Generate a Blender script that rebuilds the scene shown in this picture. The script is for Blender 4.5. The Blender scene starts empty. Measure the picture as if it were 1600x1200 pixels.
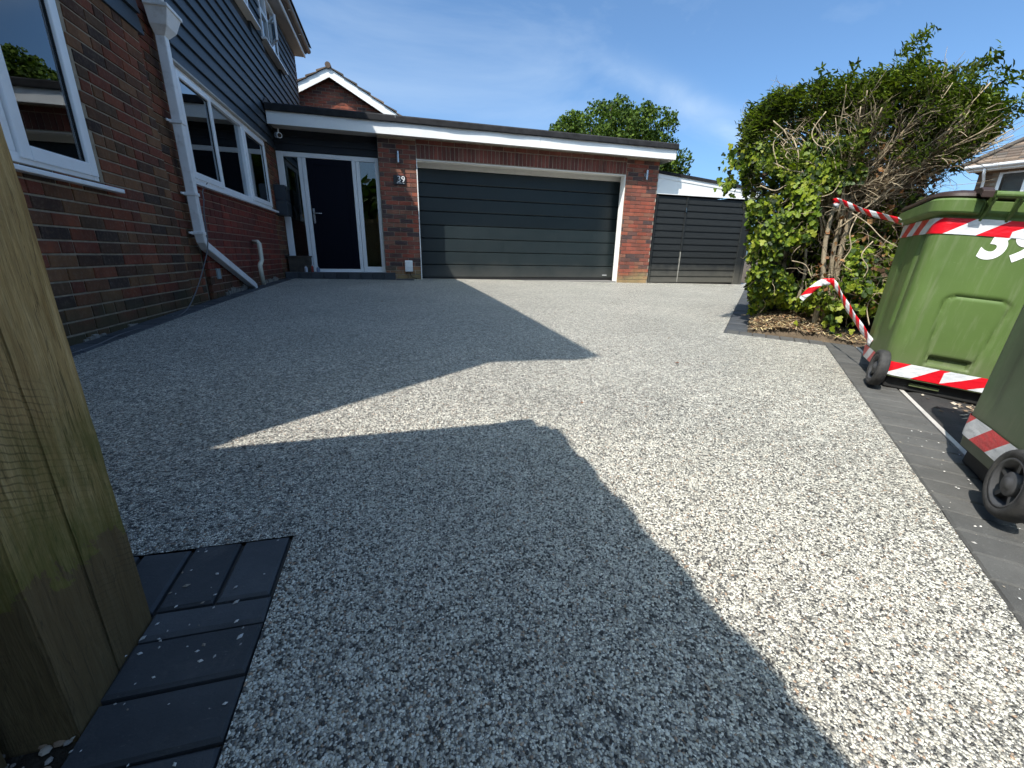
import bpy, bmesh, math, random
import numpy as np
from mathutils import Vector, Matrix, noise
random.seed(7)
S = bpy.context.scene
COL = S.collection
PI = math.pi

# ------------------------------------------------------------------ camera, sky, sun, exposure
F_PX, W_PX = 645.0, 1600.0
yaw, pit, rol = math.radians(15.37), math.radians(-17.2), math.radians(1.07)
fw = Vector((math.sin(yaw)*math.cos(pit), math.cos(yaw)*math.cos(pit), math.sin(pit)))
rr = Vector((math.cos(yaw), -math.sin(yaw), 0)); uu = rr.cross(fw)
R2 = rr*math.cos(rol)+uu*math.sin(rol); U2 = -rr*math.sin(rol)+uu*math.cos(rol)
cam_d = bpy.data.cameras.new('camera'); cam = bpy.data.objects.new('camera', cam_d); COL.objects.link(cam)
CAM = Vector((0, 0, .445))
M4 = Matrix((R2, U2, -fw)).transposed().to_4x4(); M4.translation = CAM
cam.matrix_world = M4
cam_d.sensor_fit = 'HORIZONTAL'; cam_d.sensor_width = 36; cam_d.lens = 36*F_PX/W_PX
cam_d.clip_start = .02; cam_d.clip_end = 1500
S.camera = cam

LIGHT = Vector((.56, .425, -1)).normalized()          # the way sunlight travels
elev = math.asin(-LIGHT.z); az = math.atan2(-LIGHT.x, -LIGHT.y)   # compass-like angle of the sun from +Y towards +X
world = bpy.data.worlds.new('World'); S.world = world; world.use_nodes = True
nt = world.node_tree; nt.nodes.clear()
out = nt.nodes.new('ShaderNodeOutputWorld'); bg = nt.nodes.new('ShaderNodeBackground'); sky = nt.nodes.new('ShaderNodeTexSky')
sky.sky_type = 'NISHITA'; sky.sun_disc = False; sky.sun_elevation = elev; sky.sun_rotation = az
sky.air_density = .65; sky.dust_density = 3.0; sky.ozone_density = 3.0; sky.altitude = 0
bg.inputs['Strength'].default_value = .128
def wn(ty, **k):
    x = nt.nodes.new(ty)
    for a, b in k.items(): setattr(x, a, b)
    return x
L = nt.links.new
def wmath(op, a, b=0.0, clamp=False):
    m = wn('ShaderNodeMath', operation=op, use_clamp=clamp)
    for i, v in ((0, a), (1, b)):
        if hasattr(v, 'is_output'): L(v, m.inputs[i])
        else: m.inputs[i].default_value = v
    return m.outputs[0]
tc = wn('ShaderNodeTexCoord')
def wnoise(scale, mapping, detail=8, rough=.6, dist=.6):
    mp = wn('ShaderNodeMapping'); mp.inputs['Scale'].default_value = mapping; L(tc.outputs['Generated'], mp.inputs['Vector'])
    n = wn('ShaderNodeTexNoise'); n.inputs['Scale'].default_value = scale; n.inputs['Detail'].default_value = detail; n.inputs['Roughness'].default_value = rough; n.inputs['Distortion'].default_value = dist
    L(mp.outputs[0], n.inputs['Vector']); return n.outputs['Fac']
def wray(px, py): return (R2*((px-800)/F_PX)-U2*((py-600)/F_PX)+fw).normalized()
def wdot(v, off=0.0):
    d = wn('ShaderNodeVectorMath', operation='DOT_PRODUCT'); L(tc.outputs['Generated'], d.inputs[0]); d.inputs[1].default_value = v; return wmath('ADD', d.outputs['Value'], off)
# thin cirrus streak (a band of real sky directions) and a trace of haze
ra, rb = wray(900, 70), wray(1180, 205); nb = ra.cross(rb).normalized(); mid = (ra+rb).normalized()
band = wmath('ADD', wdot(tuple(nb)), wmath('MULTIPLY', wmath('SUBTRACT', wnoise(3, (1, 1, 1), 3), .5), .09))
band = wmath('POWER', 2.718, wmath('MULTIPLY', wmath('POWER', wmath('DIVIDE', band, .022), 2.0), -1.0))
reach = wmath('SUBTRACT', 1.0, wmath('MULTIPLY', wmath('ABSOLUTE', wdot(tuple((rb-ra).normalized()), -.08)), 3.2), True)
streak = wmath('MULTIPLY', wmath('MULTIPLY', band, reach), wmath('MULTIPLY', wnoise(6, (1, 2, 3), 8), .62))
veil = wmath('MULTIPLY', wmath('SUBTRACT', wnoise(1.6, (1, 2.2, 3), 6), .48, True), .85)
cl = wmath('ADD', streak, veil, True)
tint = wn('ShaderNodeMixRGB', blend_type='MULTIPLY'); tint.inputs[0].default_value = 1; tint.inputs[2].default_value = (.71, .935, 1.0, 1); L(sky.outputs[0], tint.inputs[1])
mx = wn('ShaderNodeMixRGB'); mx.inputs['Color2'].default_value = (3.1, 3.7, 4.3, 1)
L(cl, mx.inputs['Fac']); L(tint.outputs[0], mx.inputs['Color1']); L(mx.outputs[0], bg.inputs['Color']); L(bg.outputs[0], out.inputs['Surface'])

sl = bpy.data.lights.new('sun', 'SUN'); sl.energy = 3.3; sl.angle = math.radians(.5); sl.color = (1, .945, .86)
sun = bpy.data.objects.new('sun', sl); COL.objects.link(sun)
sun.rotation_euler = LIGHT.to_track_quat('-Z', 'Y').to_euler(); sun.location = (-6, -5, 10)
S.view_settings.view_transform = 'Standard'; S.view_settings.look = 'None'; S.view_settings.gamma = 1
S.view_settings.exposure = 1.12; S.view_settings.use_curve_mapping = False
S.render.engine = 'CYCLES'
S.cycles.max_bounces = 8; S.cycles.transparent_max_bounces = 12; S.cycles.glossy_bounces = 5; S.cycles.diffuse_bounces = 3

# ------------------------------------------------------------------ helpers
def g(x, y):                                            # height of the ground, 0 at the garage
    t = min(max(8.26-y, 0), 14); return -.01*t-.0022*t*t-.0125*min(max(x, -6), 8)
ORG = {}
def org(p): return ORG.get(p.name, Vector((0, 0, 0))) if p else Vector((0, 0, 0))
def thing(name, label, cat, loc=(0, 0, 0), rotz=0, group=None, local=False):
    o = bpy.data.objects.new(name, None); COL.objects.link(o); o.empty_display_size = .1
    o.location = loc; o.rotation_euler = (0, 0, rotz)
    ORG[o.name] = Vector((0, 0, 0)) if local else Vector(loc)
    o['label'] = label; o['category'] = cat
    if group: o['group'] = group
    return o
def tag(o, label, cat, group=None):
    o['label'] = label; o['category'] = cat
    if group: o['group'] = group
    return o
def link(name, me, parent=None):
    o = bpy.data.objects.new(name, me); COL.objects.link(o)
    if parent: o.parent = parent; ORG[o.name] = org(parent)
    return o
class MB:
    def __init__(s): s.v = []; s.f = []; s.uv = []
    def add(s, vs, fs):
        b = len(s.v); s.v += [tuple(v) for v in vs]; s.f += [tuple(i+b for i in f) for f in fs]; return s
    def box(s, x0, x1, y0, y1, z0, z1):
        return s.add([(x0,y0,z0),(x1,y0,z0),(x1,y1,z0),(x0,y1,z0),(x0,y0,z1),(x1,y0,z1),(x1,y1,z1),(x0,y1,z1)],
                     [(0,3,2,1),(4,5,6,7),(0,1,5,4),(1,2,6,5),(2,3,7,6),(3,0,4,7)])
    def prism(s, poly, ext):                           # polygon (3d pts) swept along ext
        n = len(poly); e = Vector(ext); P = [Vector(p) for p in poly]
        nn = sum(((P[i]-P[0]).cross(P[(i+1) % n]-P[0]) for i in range(n)), Vector())
        if nn.dot(e) > 0: P = P[::-1]
        return s.add(P+[p+e for p in P], [tuple(range(n)), tuple(range(2*n-1, n-1, -1))]+[(i+n, (i+1) % n+n, (i+1) % n, i) for i in range(n)])
    def tube(s, path, rad, n=8, caps=True, sq=False):
        P = [Vector(p) for p in path]; m = len(P)
        if not hasattr(rad, '__len__'): rad = [rad]*m
        up = Vector((0, 0, 1)); t0 = (P[1]-P[0]).normalized()
        a = t0.cross(up); a = a.normalized() if a.length > .05 else t0.cross(Vector((0, 1, 0))).normalized()
        vs = []; fs = []
        for i in range(m):
            t = (P[min(i+1, m-1)]-P[max(i-1, 0)]).normalized()
            a = (a-t*a.dot(t)).normalized(); b = t.cross(a)
            for k in range(n):
                th = 2*PI*(k+(.5 if sq else 0))/n; vs.append(P[i]+(a*math.cos(th)+b*math.sin(th))*rad[i]*(1.414 if sq else 1))
        for i in range(m-1):
            for k in range(n):
                k2 = (k+1) % n; fs.append((i*n+k, i*n+k2, (i+1)*n+k2, (i+1)*n+k))
        if caps: fs += [tuple(range(n))[::-1], tuple(range((m-1)*n, m*n))]
        return s.add(vs, fs)
    def build(s, name, mat, parent=None, smooth=False, bevel=0, kind=None):
        o0 = org(parent); me = bpy.data.meshes.new(name)
        A = np.array(s.v, dtype=float)-np.array(o0)
        me.from_pydata(A.tolist(), [], s.f); me.materials.append(mat)
        if smooth: me.polygons.foreach_set('use_smooth', [True]*len(me.polygons))
        me.update()
        o = link(name, me, parent)
        if bevel:
            m = o.modifiers.new('bevel', 'BEVEL'); m.width = bevel; m.segments = 2; m.limit_method = 'ANGLE'; m.angle_limit = math.radians(50)
        if kind: o['kind'] = kind
        return o
def structure(mb, name, mat, **k): return mb.build(name, mat, None, kind='structure', **k)

class Mat:
    def __init__(s, name):
        s.m = bpy.data.materials.new(name); s.m.use_nodes = True; s.t = s.m.node_tree
        s.b = s.t.nodes['Principled BSDF']; s.o = s.t.nodes['Material Output']
        s.pos = s.n('ShaderNodeNewGeometry').outputs['Position']
    def n(s, ty, **k):
        x = s.t.nodes.new(ty)
        for a, b in k.items(): setattr(x, a, b)
        return x
    def l(s, a, b): s.t.links.new(a, b)
    def map(s, scale=(1, 1, 1), rot=(0, 0, 0), src=None):
        m = s.n('ShaderNodeMapping'); m.inputs['Scale'].default_value = scale; m.inputs['Rotation'].default_value = rot
        s.l(src or s.pos, m.inputs['Vector']); return m.outputs[0]
    def noise(s, scale, detail=4, rough=.55, vec=None, dist=0):
        x = s.n('ShaderNodeTexNoise'); x.inputs['Scale'].default_value = scale; x.inputs['Detail'].default_value = detail
        x.inputs['Roughness'].default_value = rough; x.inputs['Distortion'].default_value = dist
        s.l(vec or s.pos, x.inputs['Vector']); return x.outputs['Fac']
    def vor(s, scale, vec=None, feature='F1', out='Distance', rand=1):
        x = s.n('ShaderNodeTexVoronoi', feature=feature); x.inputs['Scale'].default_value = scale; x.inputs['Randomness'].default_value = rand
        s.l(vec or s.pos, x.inputs['Vector']); return x.outputs[out]
    def ramp(s, fac, stops, interp='LINEAR'):
        r = s.n('ShaderNodeValToRGB'); cr = r.color_ramp; cr.interpolation = interp
        while len(cr.elements) < len(stops): cr.elements.new(.5)
        for e, (p, c) in zip(cr.elements, stops):
            e.position = p; e.color = (*c, 1) if hasattr(c, '__len__') else (c, c, c, 1)
        s.l(fac, r.inputs[0]); return r.outputs[0]
    def mix(s, fac, a, b, mode='MIX'):
        m = s.n('ShaderNodeMixRGB', blend_type=mode)
        for i, v in ((0, fac), (1, a), (2, b)):
            if hasattr(v, 'is_output'): s.l(v, m.inputs[i])
            elif i == 0: m.inputs[0].default_value = v
            else: m.inputs[i].default_value = (*v, 1) if hasattr(v, '__len__') else (v, v, v, 1)
        return m.outputs[0]
    def math(s, op, a, b=0.0):
        m = s.n('ShaderNodeMath', operation=op)
        for i, v in ((0, a), (1, b)):
            if hasattr(v, 'is_output'): s.l(v, m.inputs[i])
            else: m.inputs[i].default_value = v
        return m.outputs[0]
    def sep(s, i): x = s.n('ShaderNodeSeparateXYZ'); s.l(s.pos, x.inputs[0]); return x.outputs[i]
    def rnd(s):                                        # a random value per piece, be it an object or an island of a joined mesh
        a = s.n('ShaderNodeObjectInfo').outputs['Random']; b = s.n('ShaderNodeNewGeometry').outputs['Random Per Island']
        return s.math('FRACT', s.math('ADD', a, s.math('MULTIPLY', b, 7.31)))
    def bump(s, h, strength=.3, dist=.01, prev=None):
        b = s.n('ShaderNodeBump'); b.inputs['Strength'].default_value = strength; b.inputs['Distance'].default_value = dist
        s.l(h, b.inputs['Height'])
        if prev: s.l(prev, b.inputs['Normal'])
        s.l(b.outputs[0], s.b.inputs['Normal']); return b.outputs[0]
    def base(s, c):
        if hasattr(c, 'is_output'): s.l(c, s.b.inputs['Base Color'])
        else: s.b.inputs['Base Color'].default_value = (*c, 1)
    def rough(s, r):
        if hasattr(r, 'is_output'): s.l(r, s.b.inputs['Roughness'])
        else: s.b.inputs['Roughness'].default_value = r
    def spec(s, v): s.b.inputs['Specular IOR Level'].default_value = v

def simple(name, c, rough=.5, var=.15, scale=6, bump=.1, bs=60, bd=.002, spec=.5, metal=0, dirt=None):
    m = Mat(name)
    lo = tuple(x*(1-var) for x in c); hi = tuple(min(1, x*(1+var)) for x in c)
    col = m.ramp(m.noise(scale, 6), [(.3, lo), (.7, hi)])
    if dirt:                                           # (colour, amount) blotches of dirt
        col = m.mix(m.ramp(m.noise(scale*2.7, 8, .7), [(.52, 0.), (.72, dirt[1])]), col, dirt[0])
    m.base(col); m.rough(rough); m.spec(spec); m.b.inputs['Metallic'].default_value = metal
    if bump: m.bump(m.noise(bs, 5), bump, bd)
    return m.m

# bricks: a palette chosen per brick, a little mottling and pitting
def brick_mat(name, pal, moss=None, moss_top=.25, salt=.0):
    m = Mat(name); r = m.rnd(); n = len(pal)
    col = m.ramp(r, [(i/n, c) for i, c in enumerate(pal)], 'CONSTANT')
    col = m.mix(m.ramp(m.noise(14, 6, .65), [(.35, 0.), (.7, .55)]), col, m.mix(.5, col, (.055, .045, .042)))
    col = m.mix(m.ramp(m.noise(45, 5, .7), [(.5, 0.), (.8, .35)]), col, (.34, .24, .17))
    if moss:
        z = m.math('ADD', m.sep(2), m.math('MULTIPLY', m.math('SUBTRACT', m.noise(3.5, 5), .5), .5))
        col = m.mix(m.ramp(z, [(max(0, moss_top-.16), .75), (moss_top+.08, 0.)]), col, moss)
    if salt: col = m.mix(m.ramp(m.noise(7, 8, .75), [(.66, 0.), (.78, salt)]), col, (.42, .40, .36))
    col = m.mix(1.0, col, m.ramp(m.noise(2.6, 6, .65, m.map((1.6, 1.6, .55))), [(.32, .66), (.62, 1.08)]), 'MULTIPLY')
    m.base(col); m.rough(.88); m.spec(.25)
    b = m.bump(m.noise(120, 6, .7), .55, .004); m.bump(m.noise(18, 4), .4, .006, b)
    return m.m
BR_MULTI = brick_mat('brick_multi', [(.185,.050,.022),(.13,.056,.026),(.23,.066,.030),(.085,.040,.022),(.18,.084,.036),(.20,.050,.025),(.055,.033,.023),(.155,.064,.030),(.21,.098,.044),(.145,.044,.024),(.11,.058,.029)], (.062,.058,.030), .08, .5)
BR_RED = brick_mat('brick_red', [(.20,.034,.022),(.155,.030,.022),(.235,.040,.024),(.135,.031,.022),(.18,.042,.027)], (.075,.062,.035), .14, .3)
BR_GAR = brick_mat('brick_garage', [(.31,.088,.058),(.23,.075,.052),(.36,.105,.062),(.14,.066,.055),(.27,.115,.075),(.33,.082,.050),(.085,.052,.052),(.25,.08,.055)], (.36,.29,.14), .17, .0)
BR_SOLD = brick_mat('brick_soldier', [(.20,.060,.044),(.17,.055,.042),(.23,.07,.05),(.15,.052,.042),(.21,.08,.06)])
def mortar_mat(name, c):
    m = Mat(name); m.base(m.ramp(m.noise(25, 6), [(.3, tuple(x*.75 for x in c)), (.7, tuple(x*1.15 for x in c))])); m.rough(.95); m.spec(.1)
    m.bump(m.noise(160, 4), .5, .003); return m.m
MORT = mortar_mat('mortar_brown', (.32, .265, .195)); MORT_G = mortar_mat('mortar_buff', (.42, .36, .28)); MORT_R = mortar_mat('mortar_pale', (.33, .24, .19))

WHITE = simple('white_upvc', (.86, .86, .85), .28, .03, 3, .02, 40, .001, .5, 0, ((.55, .54, .50), .25))
WHITE_PAINT = simple('white_painted_board', (.87, .87, .85), .5, .04, 2, .08, 30, .002, .4, 0, ((.5, .49, .45), .2))
GREYWHITE = simple('weathered_white_pipe', (.82, .81, .79), .4, .06, 4, .05, 30, .001, .5, 0, ((.36, .33, .28), .4))
CREAM = simple('cream_pipe', (.62, .58, .46), .4, .08, 6, .03)
SOFFIT = simple('soffit_board', (.42, .41, .40), .6, .08, 3, .05)
FELT = simple('roofing_felt', (.028, .028, .030), .9, .3, 9, .5, 260, .003, .12)
BLACKCLAD = simple('black_cladding', (.012, .014, .019), .6, .2, 3, .1)
def clad_mat():
    m = Mat('slate_blue_weatherboard'); gr = m.noise(4, 8, .6, m.map((3, 1.2, 42)), 1.2)
    col = m.ramp(gr, [(.3, (.022, .031, .040)), (.75, (.040, .052, .063))])
    m.base(col); m.rough(.5); m.spec(.45); m.bump(gr, .22, .004); return m.m
CLAD = clad_mat()
def gate_mat():
    m = Mat('charcoal_gate_paint'); gr = m.noise(3, 9, .65, m.map((1.5, 3, 40)), 1.0)
    col = m.ramp(gr, [(.3, (.010, .012, .013)), (.75, (.024, .027, .028))])
    col = m.mix(m.ramp(m.noise(26, 8, .8), [(.60, 0.), (.75, .5)]), col, (.15, .15, .14))
    z = m.sep(2); col = m.mix(m.math('MULTIPLY', m.ramp(m.math('ADD', z, m.math('MULTIPLY', m.noise(5, 6), .3)), [(.16, 1.), (.5, 0.)]), .55), col, (.15, .14, .115))
    m.base(col); m.rough(.7); m.spec(.3); m.bump(gr, .35, .005); return m.m
GATE = gate_mat()
def door_mat():
    m = Mat('anthracite_steel_door'); gr = m.noise(5, 8, .6, m.map((1, 1, 60)), .6)
    col = m.ramp(m.noise(1.2, 4), [(.3, (.010, .0175, .0195)), (.7, (.015, .024, .0265))])
    col = m.mix(m.ramp(m.noise(16, 8, .8), [(.66, 0.), (.8, .35)]), col, (.11, .12, .12))
    z = m.sep(2); col = m.mix(m.math('MULTIPLY', m.ramp(m.math('ADD', z, m.math('MULTIPLY', m.noise(2.5, 6), .4)), [(.2, 1.), (.52, 0.)]), .3), col, (.15, .14, .12))
    m.base(col); m.rough(m.ramp(m.noise(9, 6), [(.3, .36), (.7, .52)])); m.bump(gr, .10, .002); return m.m
GDOOR = door_mat()
FDOOR = simple('navy_front_door', (.002, .003, .009), .45, .1, 3, .05, 30, .002, .12)
DARK = simple('dark_interior', (.03, .028, .026), .9, .2)
BLACK = simple('black_rubber_seal', (.012, .012, .012), .7, .1)
CURTAIN = simple('grey_curtain', (.34, .34, .35), .85, .1, 4, .1)
def glass_mat():
    m = Mat('window_glass'); m.t.nodes.remove(m.b)
    t = m.n('ShaderNodeBsdfTransparent'); t.inputs[0].default_value = (.62, .68, .68, 1)
    gl = m.n('ShaderNodeBsdfGlossy'); gl.inputs['Roughness'].default_value = .003; gl.inputs[0].default_value = (.92, .96, 1, 1)
    fr = m.n('ShaderNodeFresnel'); fr.inputs[0].default_value = 1.5
    k = m.math('MINIMUM', m.math('MULTIPLY', fr.outputs[0], 1.9), 1.0)
    mx_ = m.n('ShaderNodeMixShader'); m.l(k, mx_.inputs[0]); m.l(t.outputs[0], mx_.inputs[1]); m.l(gl.outputs[0], mx_.inputs[2]); m.l(mx_.outputs[0], m.o.inputs[0])
    return m.m
GLASS = glass_mat()
CHROME = simple('brushed_steel', (.55, .55, .56), .25, .05, 5, .03, 60, .001, .5, 1)
LEAD = simple('dark_lead', (.02, .02, .022), .6)

def resin_mat():
    m = Mat('resin_bound_gravel')
    st = m.vor(205, feature='F1', out='Color'); sx = m.n('ShaderNodeSeparateColor'); m.l(st, sx.inputs[0])
    pal = [(0, (.045,.044,.042)), (.10, (.15,.146,.135)), (.22, (.34,.325,.285)), (.36, (.52,.495,.425)), (.55, (.67,.645,.555)), (.76, (.77,.745,.65)), (.955, (.42,.30,.21))]
    col = m.ramp(sx.outputs[0], pal, 'CONSTANT')
    edge = m.vor(205, feature='DISTANCE_TO_EDGE')
    col = m.mix(m.ramp(edge, [(.02, 0.), (.12, 1.)]), (.10, .10, .095), col)
    cl = m.noise(62, 3, .75); col = m.mix(1.0, col, m.ramp(cl, [(.34, .58), (.64, 1.45)]), 'MULTIPLY')
    c2_ = m.noise(24, 3, .8); col = m.mix(1.0, col, m.ramp(c2_, [(.38, .86), (.60, 1.17)]), 'MULTIPLY')
    big = m.noise(1.1, 5); col = m.mix(1.0, col, m.ramp(big, [(.3, .86), (.7, 1.08)]), 'MULTIPLY')
    m.base(col); m.rough(m.ramp(sx.outputs[1], [(0, .35), (1, .7)])); m.spec(.45)
    h = m.math('ADD', m.math('MULTIPLY', m.ramp(m.vor(205), [(0, 1.), (.75, 0.)]), 1.0), m.math('MULTIPLY', sx.outputs[2], .7))
    m.bump(h, 1.0, .0045); return m.m
RESIN = resin_mat()
def paver_mat():
    m = Mat('charcoal_block_paver'); r = m.rnd()
    col = m.ramp(m.noise(6, 8, .7), [(.3, (.030, .034, .040)), (.7, (.058, .063, .070))])
    col = m.mix(1.0, col, m.ramp(r, [(0, .78), (1, 1.25)]), 'MULTIPLY')
    col = m.mix(m.ramp(m.noise(140, 5, .8), [(.62, 0.), (.74, .6)]), col, (.16, .16, .16))
    col = m.mix(m.ramp(m.noise(9, 10, .85, None, .5), [(.54, 0.), (.72, .45)]), col, (.12, .115, .105))
    col = m.mix(m.ramp(m.noise(30, 6, .8, m.map((1, 5, 1), (0, 0, .5))), [(.62, 0.), (.72, .35)]), col, (.20, .20, .19))
    m.base(col); m.rough(.72); b = m.bump(m.noise(220, 5, .7), .5, .002); m.bump(m.noise(14, 6), .5, .006, b); return m.m
PAVER = paver_mat()
def paver_sunlit_dusty():  # charcoal paver again, made paler: sun glare and dust put into the colour
    m = Mat('sunlit_dusty_charcoal_paver'); r = m.rnd()
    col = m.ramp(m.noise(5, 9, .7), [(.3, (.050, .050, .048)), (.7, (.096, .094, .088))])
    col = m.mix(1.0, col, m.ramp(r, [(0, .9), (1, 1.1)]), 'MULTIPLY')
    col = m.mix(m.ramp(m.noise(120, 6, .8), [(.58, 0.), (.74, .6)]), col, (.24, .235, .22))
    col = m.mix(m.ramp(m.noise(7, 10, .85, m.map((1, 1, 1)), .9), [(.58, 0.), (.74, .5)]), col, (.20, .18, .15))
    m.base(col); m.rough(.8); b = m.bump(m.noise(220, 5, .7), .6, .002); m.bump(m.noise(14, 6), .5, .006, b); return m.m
PAVER_LIT = paver_sunlit_dusty()
JOINT = simple('joint_sand', (.045, .043, .040), .95, .3, 30, .4, 200)
STRIP = simple('pale_edging', (.42, .40, .37), .7, .15, 10, .3, 90, .003)
def wood_mat():
    m = Mat('treated_softwood')
    gr = m.noise(7, 10, .62, m.map((9, 9, .55)), 1.6)
    fine = m.noise(30, 6, .6, m.map((14, 14, .6)), .5)
    col = m.ramp(gr, [(.28, (.30, .185, .065)), (.5, (.48, .33, .135)), (.72, (.62, .46, .22))])
    col = m.mix(m.ramp(fine, [(.45, 0.), (.75, .45)]), col, (.19, .135, .07))
    crk = m.noise(16, 5, .5, m.map((6, 6, .22)), .8); col = m.mix(m.ramp(crk, [(.485, 0.), (.5, .75), (.515, 0.)]), col, (.05, .036, .018))
    col = m.mix(m.ramp(m.noise(2.2, 6, .7), [(.50, 0.), (.80, .5)]), col, (.22, .165, .10))
    fib = m.noise(90, 4, .7, m.map((8, 8, .5))); col = m.mix(1.0, col, m.ramp(fib, [(.3, .72), (.7, 1.2)]), 'MULTIPLY')
    saw = m.n('ShaderNodeTexWave', bands_direction='Z'); saw.inputs['Scale'].default_value = 34; saw.inputs['Distortion'].default_value = 3.5; saw.inputs['Detail'].default_value = 3
    m.l(m.map((1, 1, 1), (.45, 0, 0)), saw.inputs['Vector'])
    sm = m.math('MULTIPLY', m.ramp(saw.outputs['Fac'], [(.0, 1.), (.22, 0.)]), m.ramp(m.noise(4.5, 3), [(.48, 0.), (.62, .6)]))
    col = m.mix(sm, col, (.07, .05, .025))
    z = m.math('ADD', m.sep(2), m.math('MULTIPLY', m.math('SUBTRACT', m.noise(5.5, 8, .7, None, .6), .5), .75))
    col = m.mix(m.ramp(z, [(-.16, 0.), (-.06, .75), (.10, .5), (.30, 0.)]), col, (.075, .095, .014))
    col = m.mix(m.ramp(z, [(-.24, .8), (-.06, 0.)]), col, (.085, .062, .034))
    m.base(col); m.rough(.85); m.spec(.2); b = m.bump(gr, .5, .008); b = m.bump(fib, .6, .003, b); m.bump(crk, .3, .004, b); return m.m
WOOD = wood_mat()
def tile_mat():
    m = Mat('concrete_roof_tile'); r = m.rnd()
    col = m.ramp(r, [(0, (.10, .070, .052)), (.25, (.17, .12, .085)), (.5, (.075, .062, .052)), (.7, (.21, .15, .11)), (.85, (.13, .10, .08))], 'CONSTANT')
    col = m.mix(m.ramp(m.noise(9, 7, .7), [(.45, 0.), (.7, .6)]), col, (.09, .085, .07))
    m.base(col); m.rough(.9); m.bump(m.noise(60, 5), .4, .004); return m.m
TILE = tile_mat()

# ------------------------------------------------------------------ ground
def strip_mesh(xl, xr, y0, y1, dz, brk=(), n=24, step=.12):
    ys = sorted(set([round(v, 4) for v in list(np.arange(y0, y1, step))+[y1]+list(brk)]))
    mb = MB(); vs = []; fs = []
    for y in ys:
        a, b = xl(y), xr(y)
        for k in range(n+1):
            x = a+(b-a)*k/n; vs.append((x, y, g(x, y)+dz))
    for i in range(len(ys)-1):
        for k in range(n): j = i*(n+1)+k; fs.append((j, j+1, j+n+2, j+n+1))
    return mb.add(vs, fs)
def xr(y):
    if y < 2.409: return 1.134+(y-.341)*.9897+(.05 if False else 0)
    if y < 2.915: return 3.181-.45*(y-2.409)/.506-.062*(1-(y-2.409)/.506)*0
    return 2.731+(y-2.915)-.062
def xr_(y):
    if y <= 2.405: return 1.134+(y-.341)*.9893
    if y <= 2.915: return 3.176-(3.176-2.669)*(y-2.405)/.51
    return 2.669+(y-2.915)
EPS = 1e-4
xl_ = lambda y: (-.27 if y < .9199 else -1.68)
dr = strip_mesh(lambda y: -.27, xr_, -3.0, .92, 0.0)
d2 = strip_mesh(lambda y: -1.68, xr_, .92, 8.85, 0.0, (2.405, 2.915), 60)
dr.add(d2.v, d2.f)
structure(dr, 'driveway', RESIN)
gm = simple('bare_earth', (.085, .066, .048), .95, .45, 5, .8, 60, .02, .2)
gb = MB(); xs_ = [-400, -120, -40, -14]+[-8+.5*i for i in range(60)]+[40, 120, 400]; ys_ = [-400, -120, -40, -14]+[-8+.5*i for i in range(52)]+[30, 60, 150, 500]
vs = [(x, y, g(x, y)-.035-.15*min(.8, max(0, (x+.29)*.7034-(y+1.42)*.7108))) for y in ys_ for x in xs_]; nx = len(xs_)
gb.add(vs, [(j*nx+i, j*nx+i+1, (j+1)*nx+i+1, (j+1)*nx+i) for j in range(len(ys_)-1) for i in range(nx-1)])
structure(gb, 'ground', gm)

# real stones proud of the resin where the camera can tell them apart
rgs = np.random.default_rng(11)
def ico():
    bm = bmesh.new(); bmesh.ops.create_icosphere(bm, subdivisions=1, radius=1); v = np.array([v.co[:] for v in bm.verts]); f = np.array([[w.index for w in q.verts] for q in bm.faces]); bm.free(); return v, f
iv, if_ = ico(); st_ = .0050
gx_, gy_ = np.meshgrid(np.arange(-.268, 1.45, st_), np.arange(.12, 1.75, st_)); gx_ = gx_.ravel(); gy_ = gy_.ravel()
gx_ = gx_+rgs.uniform(-.45, .45, gx_.shape)*st_; gy_ = gy_+rgs.uniform(-.45, .45, gy_.shape)*st_; dst = np.hypot(gx_, gy_)
vx = R2.x*gx_+R2.y*gy_+R2.z*(-.65); vz = fw.x*gx_+fw.y*gy_+fw.z*(-.65)
keep = (gx_ > -.266) & (gx_ < 1.134+(gy_-.341)*.9893-.004) & (rgs.random(dst.shape) < np.clip((1.75-dst)/.75, 0, 1)) & (np.abs(vx) < vz*1.30+.02) & ~((gy_ > .915) & (gx_ < -.9))
gx_, gy_ = gx_[keep], gy_[keep]; n = len(gx_); ra_ = st_*rgs.uniform(.42, .70, n)
t_ = 8.26-gy_; gz_ = -.01*t_-.0022*t_*t_-.0125*gx_
ang_ = rgs.uniform(0, 6.28, n); el_ = rgs.uniform(.75, 1.25, (n, 2)); tlt = rgs.normal(0, .25, (n, 2))
A = iv[None]*np.stack([ra_*el_[:, 0], ra_*el_[:, 1], ra_*rgs.uniform(.55, .8, n)], 1)[:, None, :]; A = A*(1+rgs.uniform(-.13, .13, A.shape))
c_, s_ = np.cos(ang_)[:, None], np.sin(ang_)[:, None]; X_ = A[..., 0]*c_-A[..., 1]*s_; Y_ = A[..., 0]*s_+A[..., 1]*c_; Z_ = A[..., 2]+X_*tlt[:, :1]+Y_*tlt[:, 1:]
A = np.stack([X_+gx_[:, None], Y_+gy_[:, None], Z_+gz_[:, None]+rgs.uniform(-.0012, .0006, n)[:, None]], 2).reshape(-1, 3); F = (if_[None]+np.arange(n)[:, None, None]*len(iv)).reshape(-1, 3)
me = bpy.data.meshes.new('driveway_stones'); me.vertices.add(len(A)); me.vertices.foreach_set('co', A.ravel()); me.loops.add(F.size); me.loops.foreach_set('vertex_index', F.ravel().astype(np.int32)); me.polygons.add(len(F))
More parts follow.
